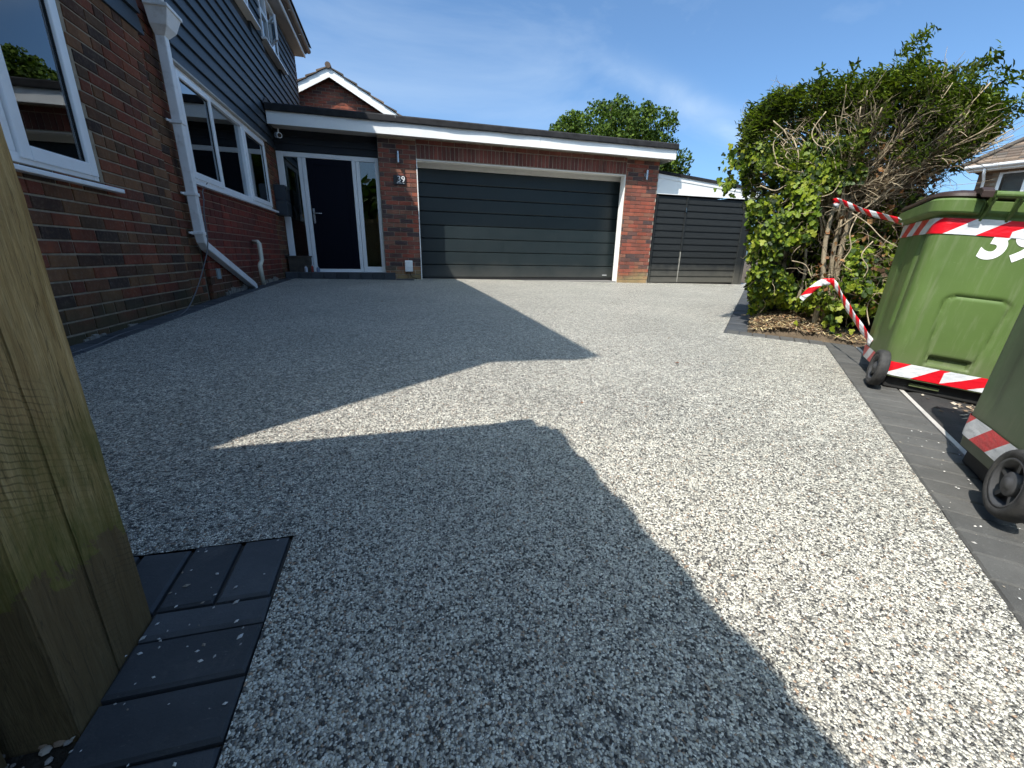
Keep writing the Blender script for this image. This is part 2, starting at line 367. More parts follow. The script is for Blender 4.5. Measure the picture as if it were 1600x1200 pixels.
me.polygons.foreach_set('loop_start', np.arange(0, F.size, 3, dtype=np.int32)); me.polygons.foreach_set('loop_total', np.full(len(F), 3, np.int32)); me.polygons.foreach_set('use_smooth', np.ones(len(F), bool)); me.update()
sm_ = Mat('resin_coated_stone'); pal_ = [(0, (.035,.034,.032)), (.10, (.10,.098,.09)), (.22, (.23,.22,.195)), (.38, (.38,.36,.31)), (.56, (.51,.49,.425)), (.74, (.62,.60,.525)), (.92, (.72,.70,.62)), (.975, (.34,.24,.165))]
sm_.base(sm_.mix(1.0, sm_.ramp(sm_.n('ShaderNodeNewGeometry').outputs['Random Per Island'], pal_, 'CONSTANT'), sm_.ramp(sm_.noise(300, 3), [(.3, .8), (.7, 1.1)]), 'MULTIPLY')); sm_.rough(.38); sm_.spec(.5); me.materials.append(sm_.m)
so_ = link('driveway_stones', me); so_['kind'] = 'stuff'; tag(so_, 'small white grey and dark stones bound in the surface of the driveway', 'gravel')

# block pavers: one box mesh per size, laid to the slope of the ground
PM = {}
def paver_mesh(lx, ly, var, mt=None):
    k = (round(lx, 3), round(ly, 3), var, mt)
    if k in PM: return PM[k]
    bm = bmesh.new(); bmesh.ops.create_cube(bm, size=1); bmesh.ops.scale(bm, vec=(lx, ly, .05), verts=bm.verts)
    bmesh.ops.translate(bm, vec=(0, 0, -.025), verts=bm.verts)
    top = [e for e in bm.edges if all(v.co.z > -.001 for v in e.verts)]
    bmesh.ops.bevel(bm, geom=top, offset=.005, segments=1, affect='EDGES')
    rs = random.Random(var*31+int(lx*1000))
    for v in bm.verts: v.co += Vector((rs.uniform(-1, 1), rs.uniform(-1, 1), rs.uniform(-.6, .6)))*.0014
    me = bpy.data.meshes.new('paver'); bm.to_mesh(me); bm.free(); me.materials.append(mt or PAVER); PM[k] = me; return me
pavc = [0]
def paver(parent, x, y, ang, lx, ly, dz=.004, mt=None):
    q_ = .004 if mt else .006; o = bpy.data.objects.new('paver', paver_mesh(lx-q_, ly-q_, pavc[0] % 4, mt)); COL.objects.link(o); o.parent = parent; pavc[0] += 1
    o.location = Vector((x, y, g(x, y)+dz+random.uniform(-.0012, .0018)))-org(parent)
    gx = (g(x+.05, y)-g(x-.05, y))/.1; gy = (g(x, y+.05)-g(x, y-.05))/.1
    n = Vector((-gx+random.uniform(-.004, .004), -gy+random.uniform(-.004, .004), 1)).normalized()
    q = Vector((0, 0, 1)).rotation_difference(n); o.rotation_mode = 'QUATERNION'
    from mathutils import Quaternion
    o.rotation_quaternion = q @ Quaternion((0, 0, 1), ang+random.uniform(-.006, .006))
def bed(name, polys):
    mb = MB()
    for p in polys: mb.add([(x, y, g(x, y)-.010) for x, y in p], [tuple(range(len(p)))])
    return structure(mb, name, JOINT)
def path_poly(P, N, w0, w1, k=24):                     # strip beside line P->N, offset w0..w1 to the right-hand side
    P, N = Vector(P), Vector(N); d = (N-P).normalized(); r = Vector((d.y, -d.x)); out = []
    for i in range(k):
        a = P+(N-P)*i/k; b = P+(N-P)*(i+1)/k
        out.append([tuple(a+r*w1), tuple(b+r*w1), tuple(b+r*w0), tuple(a+r*w0)])
    return out
# near left corner by the post
b1 = bed('paved_corner', [[(-.472, -1.2), (-.27, -1.2), (-.27, .10), (-.472, .10)], [(-.472, .10), (-.27, .10), (-.27, .745), (-.472, .745)], [(-.67, .745), (-.27, .745), (-.27, .92), (-.67, .92)]])
for i, xc in enumerate((-.3235, -.4205, -.518, -.615)): paver(b1, xc, .833, PI/2, .172, .096)
yy = .745; w = [.062]+[.0975]*16
for i, h in enumerate(w):
    yc = yy-h/2; off = 0
    paver(b1, -.271-.0985, yc, 0, .197, h)
    yy -= h
# along the house wall
b2 = bed('house_side_border', path_poly((-1.68, .92), (-1.68, 7.85), -.155, 0, 30))
y = .95
while y < 7.8: paver(b2, -1.755, y+.1, PI/2, .2, .148); y += .2
# right-hand border, jog and far border
A_, B_ = Vector((1.134-.9893*1.6, .341-1.6)), Vector((3.176, 2.405)); dA = (B_-A_).normalized(); rA = Vector((dA.y, -dA.x))
b3 = bed('driveway_edge_border', path_poly(A_, B_+dA*.17, 0, .2, 30))
t = 0; Ln = (B_-A_).length
while t < Ln+.12:
    c = A_+dA*(t+.05)+rA*.1; paver(b3, c.x, c.y, math.atan2(rA.y, rA.x), .2, .1, .004, PAVER_LIT); t += .1
P0, P1 = Vector((3.176, 2.405)), Vector((2.669, 2.915)); dJ = (P1-P0).normalized(); rJ = Vector((dJ.y, -dJ.x))
b4 = bed('bush_corner_border', path_poly(P0+dJ*.005, P1, 0, .168, 6))
t = 0
while t < (P1-P0).length-.02:
    c = P0+dJ*(t+.05)+rJ*.084; paver(b4, c.x, c.y, math.atan2(rJ.y, rJ.x), .166, .1, .004, PAVER_LIT); t += .1
b5 = bed('garden_edge_border', path_poly((2.669, 2.915), (8.05, 8.296), 0, .18, 40))
t = .0; dF = Vector((1, 1)).normalized(); rF = Vector((dF.y, -dF.x))
while t < 7.5:
    c = Vector((2.669, 2.915))+dF*(t+.05)+rF*.09; paver(b5, c.x, c.y, math.atan2(rF.y, rF.x), .18, .1); t += .1
# pale edging strip on the outside of the right-hand border
mb = MB()
for q in path_poly(A_, B_+dA*.1, .203, .222, 30): mb.prism([(x, y, g(x, y)-.05) for x, y in q], (0, 0, .053))
structure(mb, 'edging_strip', STRIP)

# neighbour's ground: old tarmac littered with chippings
def tarmac():
    m = Mat('old_tarmac'); col = m.ramp(m.noise(8, 8, .7), [(.3, (.016, .016, .017)), (.7, (.045, .043, .041))])
    m.base(m.mix(m.ramp(m.noise(120, 4, .8), [(.60, 0.), (.72, .5)]), col, (.14, .13, .12))); m.rough(.9); m.bump(m.noise(90, 5, .7), 1., .008); return m.m
TAR = tarmac()
def nfall(q): return -.012+.016*min(1, q/.05)-.10*min(max(q-.05, 0), .7)
mb = MB(); N1, N2 = 46, 40; vs = []
P0n = A_+rA*.222
for j in range(N2+1):
    for i in range(N1+1):
        s = i/N1*5.6; q = (j/N2)**1.3*3.2; p = P0n+dA*s+rA*q
        vs.append((p.x, p.y, g(p.x, p.y)+nfall(q)+.004*noise.noise(Vector((p.x*4, p.y*4, 0)))))
mb.add(vs, [(j*(N1+1)+i, j*(N1+1)+i+1, (j+1)*(N1+1)+i+1, (j+1)*(N1+1)+i)[::-1] for j in range(N2) for i in range(N1)])
structure(mb, 'neighbour_tarmac', TAR, smooth=True)
def ngz(p):
    q = (Vector(p[:2])-P0n).dot(rA); return g(p[0], p[1])+nfall(max(q, 0))
def chips(name, pts, mat, s0, s1, flat=.35):
    mb = MB()
    for (x, y, z) in pts:
        a = random.uniform(0, 2*PI); s = random.uniform(s0, s1); t = random.uniform(.4, 1)
        ca, sa = math.cos(a)*s, math.sin(a)*s; k = random.uniform(-.35, .35)*s; h = s*flat
        q = [(x+ca, y+sa, z+k), (x-sa*t, y+ca*t, z), (x-ca, y-sa, z-k), (x+sa*t, y-ca*t, z)]
        mb.add(q+[(x+random.uniform(-.2, .2)*s, y+random.uniform(-.2, .2)*s, z+h)], [(0, 1, 4), (1, 2, 4), (2, 3, 4), (3, 0, 4)])
    return mb.build(name, mat, None, kind='stuff')
def litter_mat(name, pal):
    m = Mat(name); m.base(m.ramp(m.rnd(), [(i/len(pal), c) for i, c in enumerate(pal)], 'CONSTANT')); m.rough(.9); m.spec(.2); return m.m
CHIP = litter_mat('bark_chippings', [(.24,.17,.11),(.36,.29,.21),(.12,.085,.06),(.42,.37,.30),(.19,.13,.09),(.07,.055,.045)])
pts = []
for i in range(11000):
    s = random.uniform(2.6, 5.2); q = random.uniform(.06, 1.7)
    if random.random() > min(1, .04+max(0, q-.10)*4.5): continue
    p = P0n+dA*s+rA*q; pts.append((p.x, p.y, ngz(p)+.005))
tag(chips('bark_chippings', pts, CHIP, .006, .014), 'brown bark chippings scattered on the dark ground by the bins', 'chippings')
# soil mound with dry straw under the bush
P0s = Vector((2.906, 2.897))
def mound(s, w):                                       # s along +dF from the corner, w to the right
    return .17*math.exp(-((s-.42)/.40)**2-((w-.34)/.36)**2)*1.0+.015*noise.noise(Vector((s*6, w*6, 2)))
mb = MB(); vs = []; NS, NW = 50, 44
for i in range(NS+1):
    for j in range(NW+1):
        s = .0+i/NS*3.2; w = j/NW*3.0; p = P0s+dF*s+rF*w
        e = min(1, s/.05)*min(1, w/.05); vs.append((p.x, p.y, g(p.x, p.y)-.012+e*(.01+max(-.01, mound(s, w)))))
mb.add(vs, [(i*(NW+1)+j, (i+1)*(NW+1)+j, (i+1)*(NW+1)+j+1, i*(NW+1)+j+1)[::-1] for i in range(NS) for j in range(NW)])
structure(mb, 'soil_bed', simple('dry_soil', (.11, .082, .055), .95, .4, 9, .9, 70, .02, .2), smooth=True)
STRAW = litter_mat('dry_litter', [(.40,.30,.15),(.30,.20,.10),(.50,.40,.22),(.20,.13,.08),(.14,.10,.07),(.44,.36,.24),(.34,.18,.09)])
mb = MB()
for i in range(5200):
    s = abs(random.gauss(.30, .35))+.02; w = random.uniform(.03, 1.9) if i % 4 else random.uniform(.0, .5)
    p = P0s+dF*s+rF*w; z = g(p.x, p.y)-.002+max(-.01, mound(s, w))+.012
    a = random.uniform(0, PI); l = random.uniform(.008, .035); d = Vector((math.cos(a), math.sin(a), random.uniform(-.25, .35)))*l
    n = Vector((-d.y, d.x, 0)).normalized()*random.uniform(.0012, .005); c = Vector((p.x, p.y, z))
    mb.add([c-d-n, c+d-n, c+d+n, c-d+n], [(0, 1, 2, 3)])
tag(mb.build('dry_litter', STRAW, None, kind='stuff'), 'pale straw and dead leaves lying on the soil below the bush', 'litter')

# ------------------------------------------------------------------ walls and bricks
BM_ = {}
def brick_mesh(Lb, mat, var, H=.064):
    k = (round(Lb, 3), mat.name, var, H)
    if k in BM_: return BM_[k]
    v, f = brick_geo(Lb, var, H); me = bpy.data.meshes.new('brick'); me.from_pydata(v, [], f); me.materials.append(mat); BM_[k] = me; return me
def brick_geo(Lb, var, H=.064, D=.03):
    rs = random.Random(int(Lb*1000)*7+var); h, l = H/2, Lb/2; c = .003
    j = lambda a=.0012: rs.uniform(-a, a)
    o = [(-l+j(), -D*0+.0, -h+j()), (l+j(), 0, -h+j()), (l+j(), 0, h+j()), (-l+j(), 0, h+j())]
    fr = [(x-math.copysign(c, x), -.0035+j(.0008), z-math.copysign(c, z)) for x, _, z in o]
    bk = [(x, D, z) for x, _, z in o]
    V = bk+o+fr; F = [(0, 1, 5, 4), (1, 2, 6, 5), (2, 3, 7, 6), (3, 0, 4, 7), (4, 5, 9, 8), (5, 6, 10, 9), (6, 7, 11, 10), (7, 4, 8, 11), (8, 9, 10, 11)]
    return V, F
RB = random.Random(3)
def lay(face, plane, u0, u1, z0, z1, holes=(), base=.035, mod_=.225, ch=.075, soldier=False, mixed=False):
    out = []
    if soldier:
        n = round((u1-u0)/ch); st = (u1-u0)/n
        for i in range(n): out.append((face, plane, u0+(i+.5)*st, (z0+z1)/2, z1-z0-.010, True))
        return out
    k0 = math.floor((z0-base)/ch); k = k0
    while base+k*ch < z1-.02:
        zb = base+k*ch
        if zb+ch > z0+.03:
            u = math.floor(u0/mod_)*mod_-mod_+(k % 2)*mod_/2
            while u < u1:
                hd_ = mixed and RB.random() < .26; md = mod_*.5 if hd_ else mod_
                segs = [(max(u, u0), min(u+md, u1))]
                for (a, b, c, d) in holes:
                    if zb+.02 < d and zb+ch-.02 > c:
                        ns = []
                        for s in segs:
                            if s[1] <= a or s[0] >= b: ns.append(s)
                            else:
                                if s[0] < a: ns.append((s[0], a))
                                if s[1] > b: ns.append((b, s[1]))
                        segs = ns
                for s in segs:
                    if s[1]-s[0] > .035: out.append((face, plane, (s[0]+s[1])/2, zb+ch/2, s[1]-s[0]-.010, False))
                u += md
        k += 1
    return out
def place_bricks(parent, bricks, mat, limit):
    def dist(b):
        f, p, u, z, l, s = b; q = Vector((p, u, z)) if f == 'X' else Vector((u, p, z)); return (q-CAM).length
    bricks = sorted(bricks, key=dist); rest = MB()
    for i, b in enumerate(bricks):
        f, p, u, z, l, s = b; l = round(l/.005)*.005
        loc = Vector((p, u, z)) if f == 'X' else Vector((u, p, z))
        rot = Matrix.Rotation(PI/2 if f == 'X' else 0, 4, 'Z') @ (Matrix.Rotation(PI/2, 4, 'Y') if s else Matrix.Identity(4))
        push = random.uniform(-.0015, .0015); off = rot.to_3x3() @ Vector((0, push, 0))
        if i < limit:
            o = bpy.data.objects.new('brick', brick_mesh(l, mat, i % 3)); COL.objects.link(o); o.parent = parent
            o.matrix_local = Matrix.Translation(loc+off-org(parent)) @ rot
        else:
            v, fc = brick_geo(l, i % 3); T = Matrix.Translation(loc+off) @ rot
            rest.add([T @ Vector(q) for q in v], fc)
    if rest.v: rest.build('brickwork', mat, parent, kind='stuff')
def wall_slab(mb, face, p0, p1, u0, u1, z0, z1, holes=()):   # slab with rectangular openings
    us = sorted({u0, u1}|{h[0] for h in holes}|{h[1] for h in holes}); zs = sorted({z0, z1}|{h[2] for h in holes}|{h[3] for h in holes})
    us = [u for u in us if u0 <= u <= u1]; zs = [z for z in zs if z0 <= z <= z1]
    for i in range(len(us)-1):
        j = 0
        while j < len(zs)-1:
            um = (us[i]+us[i+1])/2
            hole = lambda q: any(h[0] < um < h[1] and h[2] < (zs[q]+zs[q+1])/2 < h[3] for h in holes)
            if hole(j): j += 1; continue
            k = j
            while k < len(zs)-1 and not hole(k): k += 1
            if face == 'X': mb.box(p0, p1, us[i], us[i+1], zs[j], zs[k])
            else: mb.box(us[i], us[i+1], p0, p1, zs[j], zs[k])
            j = k
    return mb

# ------------------------------------------------------------------ the main house on the left
WX = -1.83
house = thing('house', 'two storey brick house with slate blue cladding and white windows along the left', 'house', (WX-3, 6, 0))
WIN1 = (2.05, 3.57, .86, 1.98); WIN2 = (5.0, 7.81, 1.09, 2.05)
wa = wall_slab(MB(), 'X', WX-.26, WX-.0035, .49, 4.50, -.4, 2.10, [WIN1]).build('wall', MORT, house)
place_bricks(wa, lay('X', WX, 1.9, 4.495, -.12, 2.06, [WIN1], mixed=True), BR_MULTI, 190)
wb = wall_slab(MB(), 'X', WX-.30, WX-.043, 4.50, 5.02, -.4, 4.50, []).build('wall', MORT, house)
place_bricks(wb, lay('X', WX-.035, 4.53, 4.93, -.08, 4.4, mixed=True), BR_MULTI, 40)
wc = wall_slab(MB(), 'X', WX-.26, WX-.008, 5.02, 7.87, -.4, 2.10, [(WIN2[0]+.02,)+WIN2[1:]]).build('wall', MORT_R, house)
place_bricks(wc, lay('X', WX, 4.96, 7.87, -.05, 1.085, [(4.9, 5.3, -.2, .26)], mod_=.215, mixed=True), BR_RED, 40)
wd = wall_slab(MB(), 'X', WX-.26, WX-.008, 7.87, 8.47, -.4, 2.10, []).build('wall', MORT, house)
place_bricks(wd, lay('X', WX, 7.88, 8.47, -.05, 2.06), BR_MULTI, 20)
place_bricks(wc, lay('X', WX-.002, 4.96, 5.3, -.09, .26), BR_MULTI, 8)
MB().box(WX-.26, WX-.008, 8.4705, 11.2, -.4, 2.099).build('wall', MORT, house)
# upper wall core behind the weatherboards
UW1 = (6.2, 7.95, 3.65, 4.45); UW2 = (8.62, 9.66, 3.67, 4.45)
uc = MB(); wall_slab(uc, 'X', WX-.26, WX-.03, .49, 4.49, 2.10, 4.5); wall_slab(uc, 'X', WX-.26, WX-.03, 5.03, 11.2, 2.10, 4.5, [UW1, UW2])
uc.build('upper_wall', DARK, house)
we = MB().box(WX-.26, WX-.008, 11.2, 11.38, 2.1, 4.5).build('corner_brickwork', MORT, house)
place_bricks(we, lay('X', WX, 11.2, 11.37, 2.5, 4.45), BR_MULTI, 0)
# body: the other three walls and floor between, all closed
bd = MB(); bd.box(-9, -8.75, .49, 11.38, -.4, 4.5); bd.box(-8.74, WX-.265, .49, .74, -.4, 4.5); bd.box(-8.74, WX-.265, 11.13, 11.38, -.4, 4.5); bd.box(-8.74, WX-.31, .75, 11.12, 2.12, 2.3); bd.box(-8.74, WX-.31, .75, 11.12, -.35, -.15)
bd.box(-4.6, -4.5, .75, 11.12, -.14, 2.11); bd.box(-4.6, -4.5, .75, 11.12, 2.31, 4.45)
bd.build('body', DARK, house)
# weatherboards: each a sloping prism with a proud lower edge
def board(parent, u0, u1, z, e=.142, name='siding_board', plane=WX, mat=CLAD, face='X', t0=.030, t1=.008):
    mb = MB()
    sec = [(-.03, z+.002), (t0, z+.002), (t0, z+.014), (t1, z+e-.004), (-.03, z+e-.004)]
    if face == 'X': mb.prism([(plane+a-.012, u0, b) for a, b in sec], (0, u1-u0, 0))
    else: mb.prism([(u0, plane-a+.012, b) for a, b in sec], (u1-u0, 0, 0))
    return mb.build(name, mat, parent)
z = 2.055; k = 0
while z < 4.46:
    board(house, 3.0 if z > 2.1 else 3.75, 4.56, z)
    if z+.142 < UW1[2]-.05: board(house, 5.03, 11.2, z)
    else:
        board(house, 5.03, UW1[0]-.03, z); board(house, UW1[1]+.03, UW2[0]-.03, z); board(house, UW2[1]+.03, 11.2, z)
    z += .142; k += 1
# lead flashing where the garage roof meets the boards
MB().prism([(WX+.022, 7.95, 2.60), (WX+.022, 8.9, 2.60), (WX+.022, 8.2, 2.74)], (.006, 0, 0)).build('flashing', LEAD, house)
# eaves
mb = MB(); mb.box(-2.2, -1.66, .30, 11.52, 4.50, 4.515); mb.build('soffit', SOFFIT, house)
MB().box(-1.66, -1.638, .28, 11.53, 4.49, 4.64).build('fascia_board', WHITE_PAINT, house)
gt = MB(); prof = [(math.cos(a)*.052, math.sin(a)*.052) for a in np.linspace(PI, 2*PI, 9)]; prof2 = [(x*.88, z*.88) for x, z in prof[::-1]]
gt.prism([(-1.578+x, .26, 4.655+z) for x, z in prof+prof2], (0, 11.35, 0)); gt.build('gutter', simple('grey_brown_gutter', (.19, .17, .155), .5, .2), house)
for yb in np.arange(.8, 11.6, .9): MB().tube([(-1.64, yb, 4.60), (-1.60, yb, 4.592), (-1.56, yb, 4.598)], .008, 6).build('gutter_bracket', GREYWHITE, house)
rf = MB(); ap = (-5.4, 6.75); rf.prism([(-1.54, .25, 4.66), (ap[0], .25, ap[1]), (-9.3, .25, 4.66), (-9.3, .25, 4.58), (ap[0], .25, ap[1]-.09), (-1.62, .25, 4.56)], (0, 11.28, 0))
rfo = rf.build('roof', TILE, house)
gbm = MB(); gbm.prism([(WX-.05, .5, 4.5), (ap[0], .5, ap[1]-.16), (-8.9, .5, 4.5)], (0, .2, 0)); gbm.prism([(WX-.05, 11.1, 4.5), (ap[0], 11.1, ap[1]-.16), (-8.9, 11.1, 4.5)], (0, .25, 0)); gbm.build('gable_wall', MORT, house)
tm = MB()
for i in range(28):                                     # tile courses on the slope over the driveway
    f0 = i/28; x = -1.50+(ap[0]+1.50)*f0; zz = 4.675+(ap[1]-4.66)*f0; x1 = -1.50+(ap[0]+1.50)*(f0+1/28); z1 = 4.675+(ap[1]-4.66)*(f0+1/28)
    for j in range(38):
        y0 = .25+j*.2968; tm.add([(x, y0, zz+.022), (x, y0+.29, zz+.022), (x1, y0+.29, z1+.004), (x1, y0, z1+.004), (x, y0, zz), (x, y0+.29, zz)], [(0, 1, 2, 3), (4, 5, 1, 0), (0, 3, 4), (1, 5, 2)])
tm.build('roof_tiles', TILE, rfo, kind='stuff')

def frame_X(mb, X0, X1, u0, u1, z0, z1, w):            # rectangular frame in a wall that faces +X
    mb.box(X0, X1, u0, u0+w, z0, z1); mb.box(X0, X1, u1-w, u1, z0, z1); mb.box(X0, X1, u0+w, u1-w, z0, z0+w); mb.box(X0, X1, u0+w, u1-w, z1-w, z1)
def frame_Y(mb, Y0, Y1, u0, u1, z0, z1, w):
    mb.box(u0, u0+w, Y0, Y1, z0, z1); mb.box(u1-w, u1, Y0, Y1, z0, z1); mb.box(u0+w, u1-w, Y0, Y1, z0, z0+w); mb.box(u0+w, u1-w, Y0, Y1, z1-w, z1)
def sash_X(parent, u0, u1, z0, z1, X=WX, w=.055, name='sash'):
    mb = MB(); frame_X(mb, X-.035, X+.008, u0, u1, z0, z1, w); s = mb.build(name, WHITE, parent, bevel=.006)
    MB().box(X-.02, X-.016, u0+w, u1-w, z0+w, z1-w).build('pane', GLASS, s)
    gm_ = MB(); frame_X(gm_, X-.017, X-.010, u0+w-.001, u1-w+.001, z0+w-.001, z1-w+.001, .008); gm_.build('glazing_seal', BLACK, s)
    return s
# near window
w1 = MB(); frame_X(w1, WX-.07, WX-.008, WIN1[0], WIN1[1], .86, 1.98, .05); w1.box(WX-.069, WX-.009, 2.88, 2.945, .91, 1.93)
w1 = w1.build('window', WHITE, house, bevel=.004)
sash_X(w1, 2.95, 3.55, .885, 1.95, w=.072)
MB().box(WX-.05, WX-.045, 2.10, 2.88, .91, 1.93).build('pane', GLASS, w1)
MB().prism([(WX-.07, 1.98, .858), (WX+.055, 1.98, .835), (WX+.055, 1.98, .81), (WX-.07, 1.98, .81)], (0, 1.72, 0)).build('sill', WHITE, w1, bevel=.004)
# window under the cladding
w2 = MB(); frame_X(w2, WX-.07, WX-.008, WIN2[0], WIN2[1], 1.09, 2.05, .055); w2.box(WX-.068, WX-.009, 5.80, 5.86, 1.146, 1.994); w2.box(WX-.068, WX-.009, 6.80, 6.86, 1.146, 1.994)
w2 = w2.build('window', WHITE, house, bevel=.004)
sash_X(w2, 5.04, 5.815, 1.115, 2.02, w=.06); sash_X(w2, 6.845, 7.78, 1.115, 2.02, w=.06)
MB().box(WX-.05, WX-.045, 5.86, 6.80, 1.146, 1.994).build('pane', GLASS, w2)
MB().prism([(WX-.07, 4.93, 1.088), (WX+.05, 4.93, 1.072), (WX+.05, 4.93, 1.045), (WX-.07, 4.93, 1.045)], (0, 3.02, 0)).build('sill', WHITE, w2, bevel=.004)
MB().box(WX-.01, WX+.030, 4.96, 7.87, 2.052, 2.068).build('drip_trim', simple('buff_trim', (.45, .42, .36), .5), house)
# upstairs windows
u1 = MB(); frame_X(u1, WX-.04, WX+.02, *UW1, .05); u1.box(WX-.039, WX+.018, 7.02, 7.08, 3.7, 4.4); u1 = u1.build('window', WHITE, house, bevel=.004)
MB().box(WX-.02, WX-.015, 6.25, 7.9, 3.7, 4.4).build('pane', GLASS, u1); MB().box(WX-.04, WX+.085, 6.05, 8.24, 3.62, 3.648).build('sill', WHITE, u1)
u2 = MB(); frame_X(u2, WX-.04, WX+.02, *UW2, .05); u2.box(WX-.039, WX+.018, 8.67, 9.61, 4.05, 4.11); u2.box(WX-.038, WX+.017, 9.02, 9.08, 3.72, 4.40); u2 = u2.build('window', WHITE, house, bevel=.004)
sash_X(u2, 9.08, 9.61, 3.71, 4.05, X=WX+.02, w=.035)
MB().box(WX-.02, WX-.015, 8.67, 9.61, 3.72, 4.40).build('pane', GLASS, u2); MB().box(WX-.04, WX+.085, 8.5, 9.93, 3.62, 3.648).build('sill', WHITE, u2)
# the casement that stands ajar upstairs
mb = MB(); ca = math.radians(28)
def rot_pt(u, z, d): return (WX+.025+math.sin(ca)*(9.02-u)+d*math.cos(ca), 9.02-math.cos(ca)*(9.02-u)+d*math.sin(ca), z)
def rbox(mb, u0, u1, z0, z1, d0, d1): mb.add([rot_pt(u, zz, d) for zz in (z0, z1) for u, d in ((u0, d0), (u1, d0), (u1, d1), (u0, d1))], [(0,3,2,1),(4,5,6,7),(0,1,5,4),(1,2,6,5),(2,3,7,6),(3,0,4,7)])
for a in ((8.68, 8.715, 3.71, 4.05), (8.985, 9.02, 3.71, 4.05), (8.715, 8.985, 3.71, 3.745), (8.715, 8.985, 4.015, 4.05)): rbox(mb, *a, 0, .03)
cs = mb.build('sash', WHITE, u2); mb = MB(); rbox(mb, 8.715, 8.985, 3.745, 4.015, .012, .016); mb.build('pane', GLASS, cs)
# curtains and blinds inside
def curtain(u0, u1, z0, z1, X, parent, amp=.02, n=40, mat=CURTAIN, name='curtain'):
    mb = MB(); vs = []; m_ = max(6, int((u1-u0)*n))
    for i in range(m_+1):
        u = u0+(u1-u0)*i/m_; x = X+amp*math.sin(i*1.9)+amp*.4*math.sin(i*.7)
        vs += [(x, u, z0), (x, u, z1)]
    mb.add(vs, [(2*i, 2*i+2, 2*i+3, 2*i+1) for i in range(m_)]); return mb.build(name, mat, parent, smooth=True)
curtain(3.05, 3.45, .7, 2.0, WX-.42, w1); curtain(7.25, 7.75, .95, 2.0, WX-.33, w2); curtain(5.6, 5.78, .95, 2.0, WX-.33, w2); curtain(6.55, 6.78, .95, 2.0, WX-.35, w2)
MB().box(WX-.6, WX-.30, 7.15, 7.6, .9, 1.36).build('radiator_shelf', simple('dim_white', (.3, .3, .3), .6), w2)

# downpipe with hopper
pipe = MB(); px0, px1, py0, py1 = -1.822, -1.748, 4.763, 4.837
cy = (py0+py1)/2; cx = (px0+px1)/2; rr_ = .037
pth = [(cx, cy, 2.18), (cx, cy, .58), (cx, cy+.012, .535), (cx, cy+.06, .485)]
end = (cx, 6.06, .045); pth += [end, (cx, 6.11, .02), (cx, 6.12, -.015)]
pipe.tube(pth, rr_, 4, sq=True); dp = pipe.build('downpipe', GREYWHITE, house, bevel=.008)
mb = MB()
for zc in (.60, 1.52, .94):
    mb = MB(); mb.box(px0-.018, px1+.008, py0-.008, py1+.008, zc-.014, zc+.014); mb.box(px0-.02, px0-.006, py0-.055, py0-.007, zc-.009, zc+.009); mb.build('pipe_bracket', GREYWHITE, dp, bevel=.003)
hp = MB(); ax, bx, ay, by = -1.825, -1.59, 4.655, 5.02
bx = -1.655; ay = 4.66; by = 4.93
lv = [(-1.82, -1.745, 4.76, 4.84, 2.15), (-1.825, -1.70, 4.71, 4.885, 2.21), (ax, bx-.012, ay+.015, by-.01, 2.315), (ax, bx, ay, by, 2.32), (ax, bx, ay, by, 2.345), (ax+.01, bx-.012, ay+.012, by-.012, 2.345), (ax+.02, bx-.03, ay+.03, by-.03, 2.28)]
vs = []; fs = []
for a, b, c, d, zz in lv: vs += [(a, c, zz), (b, c, zz), (b, d, zz), (a, d, zz)]
for i in range(len(lv)-1):
    for k in range(4): fs.append((4*i+k, 4*i+(k+1) % 4, 4*i+4+(k+1) % 4, 4*i+4+k))
fs.append((3, 2, 1, 0)); n_ = 4*(len(lv)-1); fs.append((n_, n_+1, n_+2, n_+3)); hp.add(vs, fs); hp.build('hopper', GREYWHITE, dp, bevel=.004)
MB().tube([(-1.755, 4.80, 2.29), (-1.755, 4.79, 2.45), (-1.745, 4.75, 2.62), (-1.62, 4.74, 4.5), (-1.60, 4.74, 4.6)], .036, 14).build('upper_pipe', GREYWHITE, dp, smooth=True)
# waste pipe lower down
MB().tube([(WX-.01, 6.50, .565), (WX+.085, 6.42, .565), (WX+.105, 6.40, .545), (WX+.105, 6.40, .33), (WX+.115, 6.28, .29), (WX+.115, 6.25, .27), (WX+.115, 6.29, .03)], [.027, .027, .028, .026, .028, .028, .026], 12).build('waste_pipe', CREAM, house, smooth=True)
MB().box(WX-.005, WX+.018, 5.13, 5.21, .16, .265).build('vent_plate', simple('grey_plate', (.27, .32, .33), .5), house, bevel=.003)
# crumbled mortar haunching at the wall foot
mb = MB()
for (u0, u1, hgt) in ((5.3, 6.2, .085), (6.75, 7.5, .07), (3.0, 3.2, .03), (3.45, 3.6, .022)):
    n = int((u1-u0)/.04)
    for i in range(n):
        u = u0+i*.04; h = hgt*random.uniform(.45, 1.1); d = random.uniform(.006, .022); zb = g(WX, u)-.03
        mb.prism([(WX-.01, u, zb), (WX+d, u, zb), (WX+d*.9, u, zb+.03+h*.8), (WX-.01, u, zb+.03+h)], (0, .041, 0))
mb.build('haunching', simple('crumbling_mortar', (.22, .205, .175), .95, .35, 22, .9, 90, .01), house, kind='stuff')

